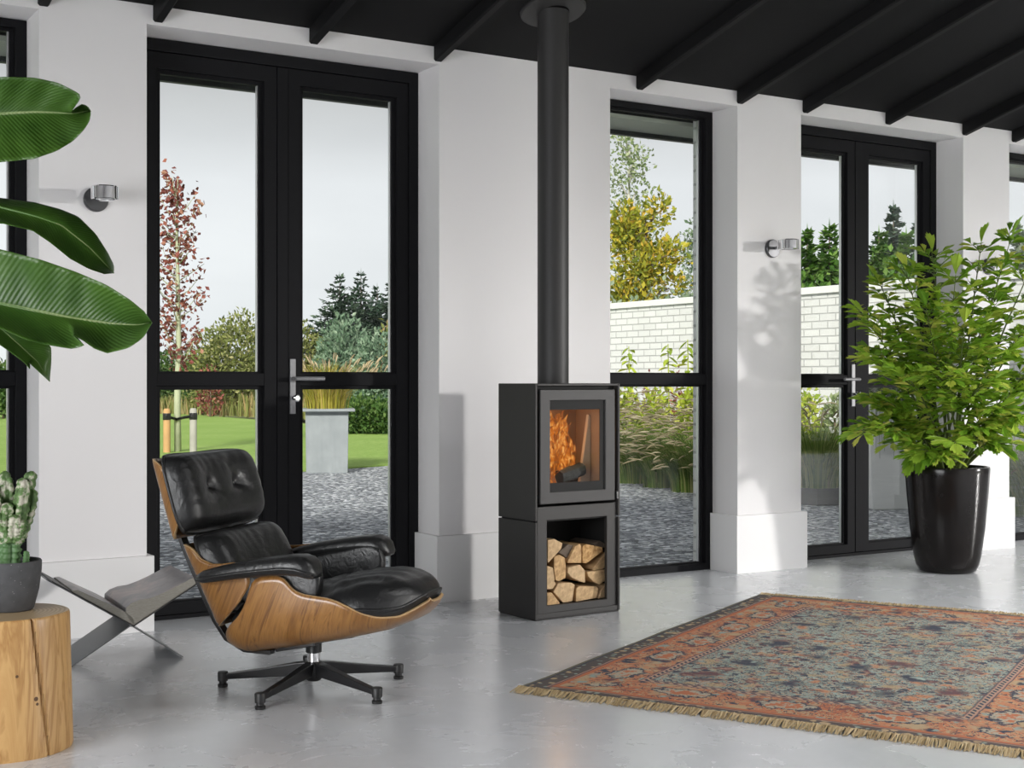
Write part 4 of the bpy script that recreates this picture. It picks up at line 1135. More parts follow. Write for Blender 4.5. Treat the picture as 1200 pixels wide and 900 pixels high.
# ================================================================== big banana-like plant, left
def m_bigleaf():
    g = G('banana_leaf'); uv = g.n('ShaderNodeUVMap').outputs[0]
    s_ = g.n('ShaderNodeSeparateXYZ', {'Vector': uv}); U_, V_ = s_.outputs[0], s_.outputs[1]
    off = g.math('ABSOLUTE', g.math('SUBTRACT', V_, .5))
    ph = g.math('SUBTRACT', g.math('MULTIPLY', U_, 58.0), g.math('MULTIPLY', off, 13.0))
    rib = g.math('SINE', g.math('MULTIPLY', ph, 6.283))
    geo = g.n('ShaderNodeNewGeometry'); n1 = g.noise(g.coord(), 5, 4, .6)
    col = g.mix(g.ramp(n1, [(.3, (0, 0, 0)), (.7, (1, 1, 1))]), (.026, .075, .011), (.068, .150, .02))
    col = g.mix(g.math('MULTIPLY_ADD', rib, .08, .08), col, (.10, .20, .035))
    col = g.mix(g.ramp(off, [(.008, (1, 1, 1)), (.02, (0, 0, 0))]), col, (.30, .38, .16))
    a = g.bsdf(col, .38, 0, .45, g.bump(rib, .16, .005))
    b = g.n('ShaderNodeBsdfTranslucent', {'Color': g.mix(.5, col, (.12, .28, .02))}).outputs[0]
    mx = g.n('ShaderNodeMixShader'); g.put(mx.inputs[0], .3); g.t.links.new(a, mx.inputs[1]); g.t.links.new(b, mx.inputs[2])
    return g.done(mx.outputs[0])
MAT_BIG = m_bigleaf()
MAT_PETIOLE = simple('green_petiole', (.07, .15, .03), .5, var=.2)
BP = Vector((-2.12, 3.95, 0))
bp = thing('giant_bird_of_paradise', 'tall leafy plant with huge ribbed paddle leaves entering at the left edge', 'potted plant', BP)
m = M(); m.lathe([(.15, 0), (.17, .01), (.20, .2), (.215, .38), (.22, .40), (.205, .40), (.20, .36), (.001, .35)], 40); m.build('pot', MAT_BLACKMETAL, bp, smooth=True, auto=40)
m = M()
for k in range(5):
    a = k * 1.26; m.tube([(.05 * math.cos(a), .05 * math.sin(a), .34), (.06 * math.cos(a), .05 * math.sin(a), .8), (.10 * math.cos(a), .06 * math.sin(a), 1.15)], [.035, .03, .02], 10)
m.build('stem', MAT_PETIOLE, bp, smooth=True)
def resample(pl_, n):
    L = [0]
    for a, b in zip(pl_, pl_[1:]): L.append(L[-1] + math.hypot(*(b[i] - a[i] for i in range(2))))
    out = []
    for k in range(n + 1):
        t = L[-1] * k / n; out.append(tuple(interp(t, L, [p[i] for p in pl_]) for i in range(len(pl_[0]))))
    return out
def bigleaf(mid, up, lo, curl_up, curl_lo, petiole_to):
    n = 48; A = resample(up, n); Bm = resample(mid, n); Cc = resample(lo, n)
    def P(u, v):
        k = min(n - 1, int(u * n)); f_ = u * n - k
        def at(L): return [L[k][i] + (L[k + 1][i] - L[k][i]) * f_ for i in range(len(L[0]))]
        m_ = at(Bm); d = m_[2]
        if v >= .5:
            w_ = (v - .5) * 2; e = at(A); px, py = m_[0] + (e[0] - m_[0]) * w_, m_[1] + (e[1] - m_[1]) * w_; dd = d + curl_up * w_ ** 1.5
        else:
            w_ = (.5 - v) * 2; e = at(Cc); px, py = m_[0] + (e[0] - m_[0]) * w_, m_[1] + (e[1] - m_[1]) * w_; dd = d + curl_lo * w_ ** 1.5
        dd += .008 * math.sin(u * 24 + v * 3) * w_ + .004 * math.sin(u * 61) * w_
        return PX(px, py, dd) - BP
    m = M(); m.grid(P, 72, 20, uv=True)
    o = m.build('leaf', MAT_BIG, bp, smooth=True, solid=(.0015, 0))
    r = M(); pts = [P(k / 24, .5) for k in range(25)]
    r.tube([p + Vector((0, .003, 0)) for p in pts], [.007 * (1 - .85 * k / 24) + .0008 for k in range(25)], 8)
    r.build('midrib', MAT_PETIOLE, o, smooth=True)
    r = M(); p0 = pts[0]; q0 = Vector(petiole_to); c1 = p0 + (pts[0] - pts[2]).normalized() * .25
    r.tube([q0 * (1 - t) ** 2 + c1 * 2 * t * (1 - t) + p0 * t * t for t in [k / 14 for k in range(15)]], [.016 - .008 * k / 14 for k in range(15)], 10)
    r.build('petiole', MAT_PETIOLE, o, smooth=True)
bigleaf([(-160, 175, 3.72), (-90, 146, 3.72), (-40, 137, 3.74), (0, 133, 3.76), (40, 131, 3.78), (70, 132, 3.8), (84, 133, 3.81), (106, 130, 3.83)],
        [(-160, 175), (-120, 120), (-60, 96), (0, 90), (40, 91), (68, 97), (88, 107), (95, 112), (92, 119), (84, 130), (95, 122), (102, 123), (106, 130)],
        [(-160, 175), (-120, 190), (-60, 194), (0, 190), (40, 186), (66, 177), (86, 165), (100, 150), (106, 139), (106, 130)], -.06, -.10, (.04, 0, 1.0))
bigleaf([(-110, 250, 4.0), (-50, 238, 4.0), (0, 243, 3.98), (40, 253, 3.96), (72, 264, 3.93), (105, 290, 3.90), (133, 320, 3.87)],
        [(-110, 250), (-60, 225), (0, 232), (40, 237), (70, 245), (92, 254), (112, 274), (126, 296), (134, 312), (133, 320)],
        [(-110, 250), (-60, 262), (0, 261), (20, 266), (38, 270), (60, 285), (82, 303), (104, 315), (122, 321), (133, 320)], .07, -.10, (.03, .03, 1.0))
bigleaf([(-150, 350, 3.66), (-80, 346, 3.66), (0, 356, 3.66), (45, 365, 3.67), (85, 373, 3.68), (130, 379, 3.69), (160, 381, 3.70), (178, 378, 3.71)],
        [(-150, 350), (-110, 295), (-50, 283), (0, 292), (50, 305), (90, 319), (125, 334), (152, 351), (170, 366), (178, 378)],
        [(-150, 350), (-110, 385), (-50, 388), (0, 384), (30, 398), (60, 405), (86, 409), (99, 405), (84, 392), (96, 398), (110, 408), (125, 414), (150, 408), (168, 396), (178, 378)], -.05, -.12, (0, -.03, 1.0))
bigleaf([(-110, 330, 3.9), (-60, 345, 3.9), (0, 384, 3.9), (22, 404, 3.9), (44, 424, 3.9), (58, 447, 3.9)],
        [(-110, 330), (-50, 325), (0, 365), (30, 383), (52, 395), (60, 408), (60, 424), (58, 447)],
        [(-110, 330), (-60, 375), (0, 404), (14, 414), (30, 426), (36, 434), (33, 424), (46, 436), (58, 447)], .04, -.06, (.05, .02, .95))
bigleaf([(-190, 300, 4.1), (-130, 240, 4.1), (-80, 225, 4.12), (-40, 230, 4.14), (0, 247, 4.15), (16, 258, 4.16)],
        [(-190, 300), (-140, 215), (-80, 200), (-40, 210), (0, 232), (10, 245), (16, 258)],
        [(-190, 300), (-140, 275), (-80, 262), (-40, 258), (0, 262), (10, 262), (16, 258)], .04, -.05, (-.05, .02, 1.0))

# ================================================================== garden
def cloud(m, c, rad, n, size, rr, up=.3, aspect=.55, shell=.55, lump=0.25, seed=0):
    """leaves scattered through a lumpy ellipsoid crown"""
    c = Vector(c); k = 0; tries = 0
    while k < n and tries < n * 6:
        tries += 1
        d = Vector((rr.gauss(0, 1), rr.gauss(0, 1), rr.gauss(0, 1)))
        if d.length < 1e-3: continue
        d.normalize()
        lm = 1 + lump * mnoise.noise(d * 2.3 + Vector((seed * 3.1, seed, 0)))
        r = rr.uniform(shell, 1.0) ** .6 * lm
        p = c + Vector((d.x * rad[0], d.y * rad[1], d.z * rad[2])) * r
        if p.z < .01: continue
        k += 1
        a = (d * .7 + Vector((rr.gauss(0, .6), rr.gauss(0, .6), rr.gauss(0, .6) + up))).normalized()
        s_ = a.cross(Vector((rr.gauss(0, 1), rr.gauss(0, 1), rr.gauss(0, 1)))).normalized()
        L_ = size * rr.uniform(.6, 1.3); w_ = L_ * aspect * .5
        n_ = a.cross(s_) * (L_ * .12)
        m.add([p, p + a * L_ * .5 + s_ * w_ + n_, p + a * L_, p + a * L_ * .5 - s_ * w_ + n_], [(0, 1, 2, 3)])
def blade(m, p, ang, lean, h, wd, K=6, droop=1.0):
    p = Vector(p); dx, dy = math.cos(ang), math.sin(ang); s_ = Vector((-dy, dx, 0)); vs_ = []
    for k in range(K + 1):
        t = k / K
        x = lean * t ** 1.7; z = h * (t - .32 * droop * t ** 3)
        q = p + Vector((dx * x, dy * x, z)); w_ = wd * (1 - t ** 2) + .0004
        vs_ += [q - s_ * w_, q + s_ * w_]
    m.add(vs_, [(2 * k, 2 * k + 1, 2 * k + 3, 2 * k + 2) for k in range(K)])
    return Vector(vs_[-1])
def plume(m, p, d, L_, r, n=5):
    d = d.normalized(); s_ = d.cross(Vector((0, 0, 1)))
    s_ = s_.normalized() if s_.length > 1e-3 else Vector((1, 0, 0)); u_ = s_.cross(d)
    rings = []
    for k in range(6):
        t = k / 5; rr_ = r * math.sin(math.pi * (.1 + .88 * t)) ** .7 + .0005
        rings.append([p + d * (L_ * t) - Vector((0, 0, L_ * .25 * t * t)) + (s_ * math.cos(2 * math.pi * i / n) + u_ * math.sin(2 * math.pi * i / n)) * rr_ for i in range(n)])
    m.loft(rings)
GREENS = {
    'olive': [(0, (.10, .13, .03)), (.5, (.22, .25, .07)), (.85, (.36, .37, .14)), (1, (.46, .42, .20))],
    'deep': [(0, (.03, .07, .02)), (.5, (.08, .16, .035)), (1, (.18, .27, .08))],
    'spruce': [(0, (.03, .06, .04)), (.5, (.075, .125, .085)), (1, (.16, .22, .15))],
    'juniper': [(0, (.09, .16, .10)), (.5, (.20, .30, .20)), (1, (.38, .48, .35))],
    'thuja': [(0, (.04, .11, .015)), (.5, (.11, .24, .035)), (1, (.26, .40, .10))],
    'birch': [(0, (.12, .18, .07)), (.5, (.26, .33, .15)), (1, (.50, .54, .33))],
    'yellow': [(0, (.13, .17, .02)), (.4, (.32, .33, .04)), (.8, (.55, .46, .05)), (1, (.60, .38, .06))],
    'greygreen': [(0, (.10, .16, .09)), (.5, (.22, .30, .18)), (1, (.40, .46, .33))],
    'red': [(0, (.11, .035, .035)), (.5, (.26, .075, .065)), (.85, (.42, .15, .11)), (1, (.50, .30, .20))],
    'meadow': [(0, (.15, .19, .05)), (.45, (.33, .34, .11)), (.75, (.48, .40, .20)), (.92, (.52, .30, .16)), (1, (.30, .34, .10))],
    'gold': [(0, (.22, .24, .03)), (.5, (.48, .42, .06)), (1, (.62, .46, .14))],
    'fountain': [(0, (.06, .12, .02)), (.5, (.15, .24, .045)), (.9, (.30, .36, .10)), (1, (.42, .40, .16))],
    'lime': [(0, (.22, .32, .03)), (.5, (.42, .50, .05)), (1, (.62, .62, .12))],
}
LM = {k: leafmat('leaves_' + k, v, .3, .6, .2) for k, v in GREENS.items()}
MAT_TRUNK = simple('grey_brown_bark', (.16, .12, .085), .9, bump=(25, .8, .02), var=.4)
MAT_BIRCHBARK = simple('pale_birch_bark', (.55, .53, .46), .8, bump=(14, .5, .01), var=.3)
MAT_PALEBARK = simple('pale_green_bark', (.42, .44, .30), .8, bump=(20, .5, .01), var=.3)

def bush(x, y_top, y_base, halfw, depth, kind, label, n=900, size=.16, name='garden_bush', cat='bush', group=None, lump=.3, seed=1):
    """x, y_top and half width in photo px at the given distance; stands on the ground"""
    c0 = PX(x, HOR, depth); H = CAMH + (HOR - y_top) * depth / FPX; R_ = halfw * depth / FPX
    t = thing(name, label, cat, (c0.x, c0.y, 0), 0, group); rr = random.Random(seed)
    m = M(); m.tube([(0, 0, -.05), (.03, .02, H * .3), (0, 0, H * .7)], [.05 * H / 2, .035 * H / 2, .01], 8); m.build('stem', MAT_TRUNK, t, smooth=True)
    m = M()
    cloud(m, (0, 0, H * .52), (R_, R_ * .8, H * .49), n, size, rr, lump=lump, seed=seed, shell=.35)
    cloud(m, (R_ * .45, -.1, H * .36), (R_ * .6, R_ * .6, H * .36), n // 3, size, rr, seed=seed + 1, shell=.3)
    cloud(m, (-R_ * .45, .1, H * .38), (R_ * .6, R_ * .6, H * .38), n // 3, size, rr, seed=seed + 2, shell=.3)
    m.build('foliage', LM[kind], t)
    return t
def conifer(x, y_top, depth, halfw, kind, label, n_lv=26, size=.16, seed=1, dens=1.0, name='conifer_tree', group=None, spiky=.25, wide=.30, pcs=3):
    c0 = PX(x, HOR, depth); H = CAMH + (HOR - y_top) * depth / FPX; R_ = halfw * depth / FPX
    t = thing(name, label, 'conifer', (c0.x, c0.y, 0), 0, group); rr = random.Random(seed)
    m = M(); m.tube([(0, 0, -.05), (0, 0, H * .5), (0, 0, H * .97)], [.04 * H / 3 + .03, .03 * H / 3, .008], 8); m.build('trunk', MAT_TRUNK, t, smooth=True)
    m = M()
    for i in range(n_lv):
        f_ = i / (n_lv - 1); z = H * (.06 + .92 * f_); r = R_ * (1 - f_) ** .85 + .05
        nb = max(5, int(16 * (1 - f_) + 5))
        for b in range(nb):
            a = rr.uniform(0, 6.28); rl = r * rr.uniform(.65, 1 + spiky)
            dv = Vector((math.cos(a), math.sin(a), rr.uniform(-.25, .12)))
            nn = max(2, int(rl / size * 3.2 * dens))
            for k in range(nn):
                u = (k + .6) / nn; p = Vector((0, 0, z)) + dv * rl * u + Vector((0, 0, .16 * rl * u * u))
                for s2 in range(pcs):
                    ax = (dv * rr.uniform(.2, 1) + Vector((rr.gauss(0, .5), rr.gauss(0, .5), rr.gauss(0, .25)))).normalized()
                    sd_ = ax.cross(Vector((rr.gauss(0, .4), rr.gauss(0, .4), 1))).normalized()
                    L_ = size * rr.uniform(.7, 1.2) * (1.15 - .5 * f_); w_ = L_ * wide
                    m.add([p, p + ax * L_ * .5 + sd_ * w_, p + ax * L_ + Vector((0, 0, .02)), p + ax * L_ * .5 - sd_ * w_], [(0, 1, 2, 3)])
    m.add([Vector((-.02, 0, H * .96)), Vector((.02, 0, H * .96)), Vector((0, 0, H * 1.03))], [(0, 1, 2)])
    m.build('foliage', LM[kind], t)
    return t

# --- seen through the left double door
# young red-leaved tree with stakes
tb = FL(208.5, 529, 0); th = 4.22
rt = thing('young_red_tree', 'slender young tree with dark red leaves on the lawn, held between two stakes', 'tree', tb)
m = M(); m.tube([(0, 0, -.05), (-.01, 0, .8), (.01, .01, 1.6), (.0, 0, 2.6), (-.02, 0, 3.5), (0, 0, th - .05)], [.055, .05, .042, .03, .018, .006], 10)
m.build('trunk', MAT_PALEBARK, rt, smooth=True)
rr = random.Random(4); m = M(); br = M()
for i in range(46):
    z = 1.25 + (th - 1.35) * (i + .5) / 46; a = rr.uniform(0, 6.28)
    R_ = .14 + .36 * math.sin(math.pi * min(1, (z - 1.0) / (th - .85))) ** .8 * rr.uniform(.55, 1.1)
    tip = Vector((math.cos(a) * R_, math.sin(a) * R_, z + .28 * rr.uniform(.6, 1.2)))
    br.tube([(0, 0, z - .12), (tip.x * .5, tip.y * .5, z + .02), tip], [.010, .007, .003], 5)
    for _ in range(24):
        u = rr.uniform(.2, 1.05); p = Vector((tip.x * u, tip.y * u, z - .1 + (tip.z - z + .1) * u)) + Vector((rr.gauss(0, .06), rr.gauss(0, .06), rr.gauss(0, .08)))
        ax = Vector((rr.gauss(0, 1), rr.gauss(0, 1), rr.gauss(-.6, .6))).normalized(); s_ = ax.cross(Vector((rr.gauss(0, 1), rr.gauss(0, 1), rr.gauss(0, 1)))).normalized(); L_ = rr.uniform(.06, .115); n_ = ax.cross(s_) * L_ * .12
        m.add([p, p + ax * L_ * .5 + s_ * L_ * .34 + n_, p + ax * L_, p + ax * L_ * .5 - s_ * L_ * .34 + n_], [(0, 1, 2, 3)])
br.build('branch', MAT_PALEBARK, rt, smooth=True); m.build('foliage', LM['red'], rt)
MAT_STAKE = simple('orange_pine_stake', (.52, .30, .13), .8, bump=(30, .3), var=.2); MAT_STAKE2 = simple('weathered_grey_stake', (.38, .36, .33), .85, bump=(30, .4), var=.25)
for px, sh, mt, lb in ((195.5, .66, MAT_STAKE, 'orange brown wooden stake left of the young red tree'), (226.5, .665, MAT_STAKE2, 'weathered grey stake right of the young red tree')):
    p = FL(px, 530, 0)
    t = thing('tree_stake', lb, 'stake', p, 0, 'stakes of the young red tree')
    m = M(); m.lathe([(.055, -.05), (.055, sh - .03), (.04, sh)], 12); m.build('post', mt, t, smooth=True, auto=40)
    q = tb - p; m = M(); zz = sh - .12
    for dz in (0, .0):
        m.tube([(0, -.06, zz), (q.x * .5, q.y * .5 - .06, zz - .02), (q.x, q.y - .06, zz - .05)], .022, 8)
    m.lathe([(.06, zz - .05), (.062, zz - .04), (.062, zz + .04), (.06, zz + .05)], 14, cap=False)
    m.build('rubber_tie', MAT_BLACKMETAL, t, smooth=True)

# zinc planter with golden ornamental grass
pb = FL(383, 551, 0); ZH_ = .745
zp = thing('zinc_planter', 'square zinc planter with a flat lip full of golden ornamental grass at the lawn edge', 'planter', pb, math.radians(8))
def m_zinc():
    g = G('weathered_zinc'); v = g.coord(); n1 = g.noise(v, 4, 6, .65); st = g.n('ShaderNodeMapping', {'Vector': v}); st.inputs['Scale'].default_value = (14, 14, 1.2); n2 = g.noise(st.outputs[0], 1.5, 4, .6)
    col = g.mix(n1, (.20, .22, .235), (.42, .445, .465)); col = g.mix(g.math('MULTIPLY', n2, .5), col, (.17, .19, .205))
    return g.done(g.bsdf(col, .55, .25, .4))
MAT_ZINC = m_zinc()
m = M(); q = .255; q2 = .245
m.loft([[Vector((sx * h_, sy * h_, z)) for sx, sy in ((-1, -1), (1, -1), (1, 1), (-1, 1))] for z, h_ in ((-.02, q2), (ZH_ - .03, q))]); m.build('box', MAT_ZINC, zp, bevel=.004)
m = M(); ring(m, -.36, .33, ZH_ - .03, ZH_, .1, .1, .0, .0, -.36, .33) if False else m.box(-.36, .33, -.34, .34, ZH_ - .032, ZH_); m.build('lip', MAT_ZINC, zp, bevel=.003)
rr = random.Random(31); m = M(); hd_ = M()
for i in range(620):
    a = rr.uniform(0, 6.28); r = rr.uniform(0, .26); h_ = rr.uniform(.45, .84); ln = rr.uniform(.08, .72)
    e = blade(m, (r * math.cos(a), r * math.sin(a), ZH_), a + rr.uniform(-.5, .5), ln, h_, .005, 6)
    if i % 6 == 0: plume(hd_, e, Vector((math.cos(a) * .5, math.sin(a) * .5, .9)), .15, .008)
m.build('grass', LM['gold'], zp)['kind'] = 'stuff'; hd_.build('seed_heads', leafmat('tan_seed_head', [(0, (.40, .30, .17)), (1, (.66, .54, .36))], .2, .9, .1), zp)['kind'] = 'stuff'

# meadow border along the far edge of the lawn: uncountable
rr = random.Random(77); m = M()
for i in range(11000):
    x = rr.uniform(-40, 640); f_ = rr.random()
    d = 46 - 12 * (min(x, 470) - 180) / 280 + f_ * 9
    p = PX(x, HOR, d); p.z = 0
    hmax = .95 + .35 * mnoise.noise(Vector((p.x * .6, p.y * .6, 0)))
    blade(m, p, rr.uniform(0, 6.28), rr.uniform(.05, .35), hmax * rr.uniform(.5, 1.1), .022, 3)
mo = m.build('meadow_grass', LM['meadow']); tag(mo, 'tall mixed meadow grass along the far edge of the lawn', 'meadow grass', kind='stuff')
# distant hedgerow closing the view
rr = random.Random(78); m = M()
for i in range(60):
    p = PX(-500 + 1400 * i / 59, HOR, 66 + rr.uniform(-3, 3)); h_ = 1.5 + rr.uniform(0, .8)
    cloud(m, (p.x, p.y, h_ * .5), (1.6, 1.2, h_ * .55), 150, .30, rr, lump=.3, seed=i)
hr = m.build('hedgerow', LM['olive']); tag(hr, 'long distant hedgerow beyond the meadow', 'hedgerow', kind='stuff')
# plants behind
bush(282, 372, 490, 62, 44, 'olive', 'wide olive green hedge bush behind the lawn right of the red tree', 5200, .15, seed=2)
bush(322, 400, 490, 40, 47, 'olive', 'olive bush hidden mostly behind the middle of the double door', 1800, .15, seed=12)
bush(202, 410, 490, 36, 48, 'deep', 'dark green low bush behind the red tree', 2200, .15, seed=3)
bush(238, 418, 490, 26, 46, 'deep', 'small dark bush between red tree and olive hedge', 800, .2, seed=4)
bush(246, 428, 490, 16, 42, 'red', 'low reddish shrub behind the red tree trunk', 260, .12, seed=5)
bush(358, 383, 470, 26, 46, 'olive', 'brownish olive bush left of the blue green junipers', 2000, .15, seed=6)
bush(405, 372, 500, 36, 33, 'juniper', 'blue green juniper mound with a raised top behind the zinc planter', 2600, .13, seed=7, lump=.25, cat='juniper', name='juniper_bush')
bush(448, 388, 500, 36, 31, 'juniper', 'broad blue green juniper at the right of the double door view', 2400, .13, seed=8, lump=.25, cat='juniper', name='juniper_bush')
bush(430, 468, 500, 50, 28.5, 'deep', 'low green hedge behind the zinc planter at the right', 1500, .12, seed=9)
bush(455, 374, 500, 14, 38, 'meadow', 'pinkish feathery bush top right above the junipers', 500, .16, seed=10)
conifer(398, 322, 47, 64, 'spruce', 'dark spruce, leftmost of the row behind the junipers', seed=1, size=.26, group='spruces behind the junipers')
conifer(423, 318, 48, 52, 'spruce', 'dark spruce, second from the left behind the junipers', seed=2, size=.26, group='spruces behind the junipers')
conifer(442, 335, 50, 44, 'spruce', 'smaller dark spruce, third from the left behind the junipers', seed=3, size=.26, group='spruces behind the junipers')
conifer(457, 331, 49, 50, 'spruce', 'dark spruce, rightmost of the row behind the junipers', seed=4, size=.26, group='spruces behind the junipers')
# far-left window
bush(4, 424, 500, 40, 40, 'deep', 'dark bush seen through the far left window', 900, .2, seed=14)

# --- seen through the middle window
def crown_tree(x, y_top, depth, halfw, zlow, kind, label, n, size, seed, bark=MAT_TRUNK, cat='tree', slim=1.0, name='garden_tree'):
    c0 = PX(x, HOR, depth); H = CAMH + (HOR - y_top) * depth / FPX; R_ = halfw * depth / FPX
    t = thing(name, label, cat, (c0.x, c0.y, 0)); rr = random.Random(seed)
    m = M(); m.tube([(0, 0, -.2), (.05, 0, H * .3), (-.04, .03, H * .6), (0, 0, H * .96)], [.10, .08, .05, .01], 10); m.build('trunk', bark, t, smooth=True)
    m = M(); br = M(); cz_ = (H + zlow) / 2
    for i in range(26):
        f_ = (i + .5) / 26; z = zlow + (H - zlow) * f_; a = rr.uniform(0, 6.28)
        r = R_ * math.sin(math.pi * (.12 + .80 * (1 - f_) ** slim * .95)) * rr.uniform(.35, .75)
        c_ = Vector((r * math.cos(a), r * math.sin(a), z))
        br.tube([(0, 0, z - .4), c_ * .6 + Vector((0, 0, z * .4 - .05)), c_], [.03, .02, .008], 5)
        k = .30 + .25 * (1 - f_)
        cloud(m, c_, (R_ * k * 1.3, R_ * k * 1.3, (H - zlow) * .085 + .1), n // 26, size, rr, shell=.1, seed=seed + i)
    br.build('branch', bark, t, smooth=True); m.build('foliage', LM[kind], t)
crown_tree(738, 158, 32, 42, 1.6, 'birch', 'tall loose birch rising behind the white garden wall', 3000, .11, 41, MAT_BIRCHBARK, 'tree', .75, 'birch_tree')
crown_tree(757, 245, 25, 50, 1.2, 'yellow', 'bushy yellow green autumn tree behind the white garden wall', 4200, .13, 42, slim=.6)
crown_tree(822, 262, 28, 34, 1.0, 'greygreen', 'grey green tree at the right of the middle window view', 2200, .10, 43, MAT_TRUNK)
for i, (x, yt, d) in enumerate(((716, 336, 20.3), (746, 342, 19.8), (775, 338, 19.3), (802, 340, 18.7), (826, 336, 18.4))):
    bush(x, yt, 400, 19, d, 'greygreen', ['feathery grey green bush behind the garden wall, leftmost in the middle window', 'feathery grey green bush behind the garden wall, second in the middle window', 'feathery grey green bush behind the garden wall, third in the middle window', 'feathery grey green bush behind the garden wall, fourth in the middle window', 'feathery grey green bush behind the garden wall at the brick edge of the middle window'][i], 520, .10, seed=50 + i, group='grey green bushes behind the garden wall')
MAT_TAN = leafmat('tan_grass_plume', [(0, (.20, .17, .09)), (.6, (.36, .30, .19)), (1, (.52, .45, .32))], .25, .9, .1)
def fountain(p, label, h=.95, spread=.55, n=620, plumes=60, seed=1, lean=None, kind='fountain', group='fountain grasses along the garden wall', r0=.22):
    t = thing('fountain_grass', label, 'ornamental grass', p, 0, group); rr = random.Random(seed); m = M(); hd_ = M()
    for i in range(n):
        a = rr.uniform(0, 6.28); r = rr.uniform(0, r0)
        if lean is not None and rr.random() < .45: a = lean + rr.gauss(0, .6)
        blade(m, (r * math.cos(a), r * math.sin(a), 0), a, rr.uniform(.1, spread * 1.25), h * rr.uniform(.55, 1.0), .0055, 7, 1.3)
    st_ = M()
    for i in range(plumes):
        a = rr.uniform(0, 6.28); r = rr.uniform(0, r0 * .8)
        if lean is not None and rr.random() < .6: a = lean + rr.gauss(0, .7)
        ln = rr.uniform(.15, spread * 1.25)
        e = blade(st_, (r * math.cos(a), r * math.sin(a), 0), a, ln, h * rr.uniform(.4, 1.25), .002, 6, .9)
        plume(hd_, e, Vector((math.cos(a), math.sin(a), rr.uniform(-.1, .6))), rr.uniform(.10, .15), .0065)
    st_.build('flower_stalks', LM[kind], t)['kind'] = 'stuff'; hd_.build('plumes', MAT_TAN, t)['kind'] = 'stuff'; m.build('blades', LM[kind], t)['kind'] = 'stuff'
def GP(x, depth):
    p = PX(x, HOR, depth); p.z = GZ; return p
toward = math.atan2(-OUT.y, -OUT.x) + .9
for i, (x, d, h_, lb) in enumerate(((712, 15.6, .95, 'leftmost tan plumed fountain grass in the middle window, beside the stove'), (744, 14.9, 1.0, 'fountain grass right of the stove, second in the middle window'), (778, 14.3, 1.0, 'full fountain grass in the centre of the middle window'), (812, 13.7, .98, 'fountain grass beside the brick edge of the middle window'), (846, 13.2, .95, 'fountain grass hidden largely by the right jamb of the middle window'))):
    fountain(GP(x, d), lb, h_, .55, 820, 130, 60 + i, math.pi * .95)
    fountain(GP(x + 14, d + 1.1), ['taller rear row fountain grass at the left, beside the stove', 'taller rear row fountain grass, second from the left', 'taller rear row fountain grass in the middle of the window', 'taller rear row fountain grass near the brick edge', 'taller rear row fountain grass behind the right window jamb'][i], h_ + .12, .45, 380, 45, 80 + i, math.pi * .95)
def tallplant(x, y_top, depth, label, seed):
    H = CAMH + (HOR - y_top) * depth / FPX; t = thing('sunflower_plant', label, 'plant', GP(x, depth), 0, 'leafy tall plants before the white wall'); rr = random.Random(seed)
    m = M(); m.tube([(0, 0, 0), (.01, 0, H * .5), (0, .01, H)], [.012, .010, .005], 8); m.build('stem', LM['lime'], t, smooth=True)
    m = M()
    for i in range(26):
        z = H * (.45 + .55 * (i + .5) / 26); a = i * 2.4 + rr.uniform(-.3, .3); L_ = .15 * rr.uniform(.8, 1.2) * (1.15 - .5 * i / 26)
        d = Vector((math.cos(a), math.sin(a), rr.uniform(-.5, .25))); s_ = Vector((-math.sin(a), math.cos(a), 0)); p = Vector((0, 0, z))
        m.add([p, p + d * L_ * .35 + s_ * L_ * .28, p + d * L_ * .75 + s_ * L_ * .22 - Vector((0, 0, .02)), p + d * L_ - Vector((0, 0, .06)), p + d * L_ * .75 - s_ * L_ * .22 - Vector((0, 0, .02)), p + d * L_ * .35 - s_ * L_ * .28], [(0, 1, 2, 3), (0, 3, 4, 5)])
    m.build('leaves', LM['lime'], t)
tallplant(737, 404, 16.6, 'yellow green leafy plant before the white wall, leftmost in the middle window', 1)
tallplant(783, 401, 16.1, 'yellow green leafy plant before the white wall, middle one in the middle window', 2)
tallplant(806, 396, 15.5, 'yellow green leafy plant before the white wall, tallest one near the brick edge', 3)
for i, (x, yt, d, hw, lb) in enumerate(((760, 433, 16.6, 8, 'round faded hydrangea head bush between the two leafy plants'), (795, 433, 16.0, 7, 'faded hydrangea between the middle and the tallest leafy plant'))):
    bush(x, yt, 460, hw, d, 'red', lb, 260, .05, seed=90 + i, name='hydrangea', cat='hydrangea')
# lime coloured perennials among the grasses
for i, (x, yt, d, hw) in enumerate(((733, 448, 15.9, 16), (768, 452, 15.6, 14), (808, 449, 14.9, 16))):
    bush(x, yt, 500, hw, d, 'lime', ['lime green perennial left among the fountain grasses', 'lime green perennial in the middle of the fountain grasses', 'lime green perennial at the right of the fountain grasses'][i], 420, .09, seed=95 + i, name='lime_perennial', cat='perennial')

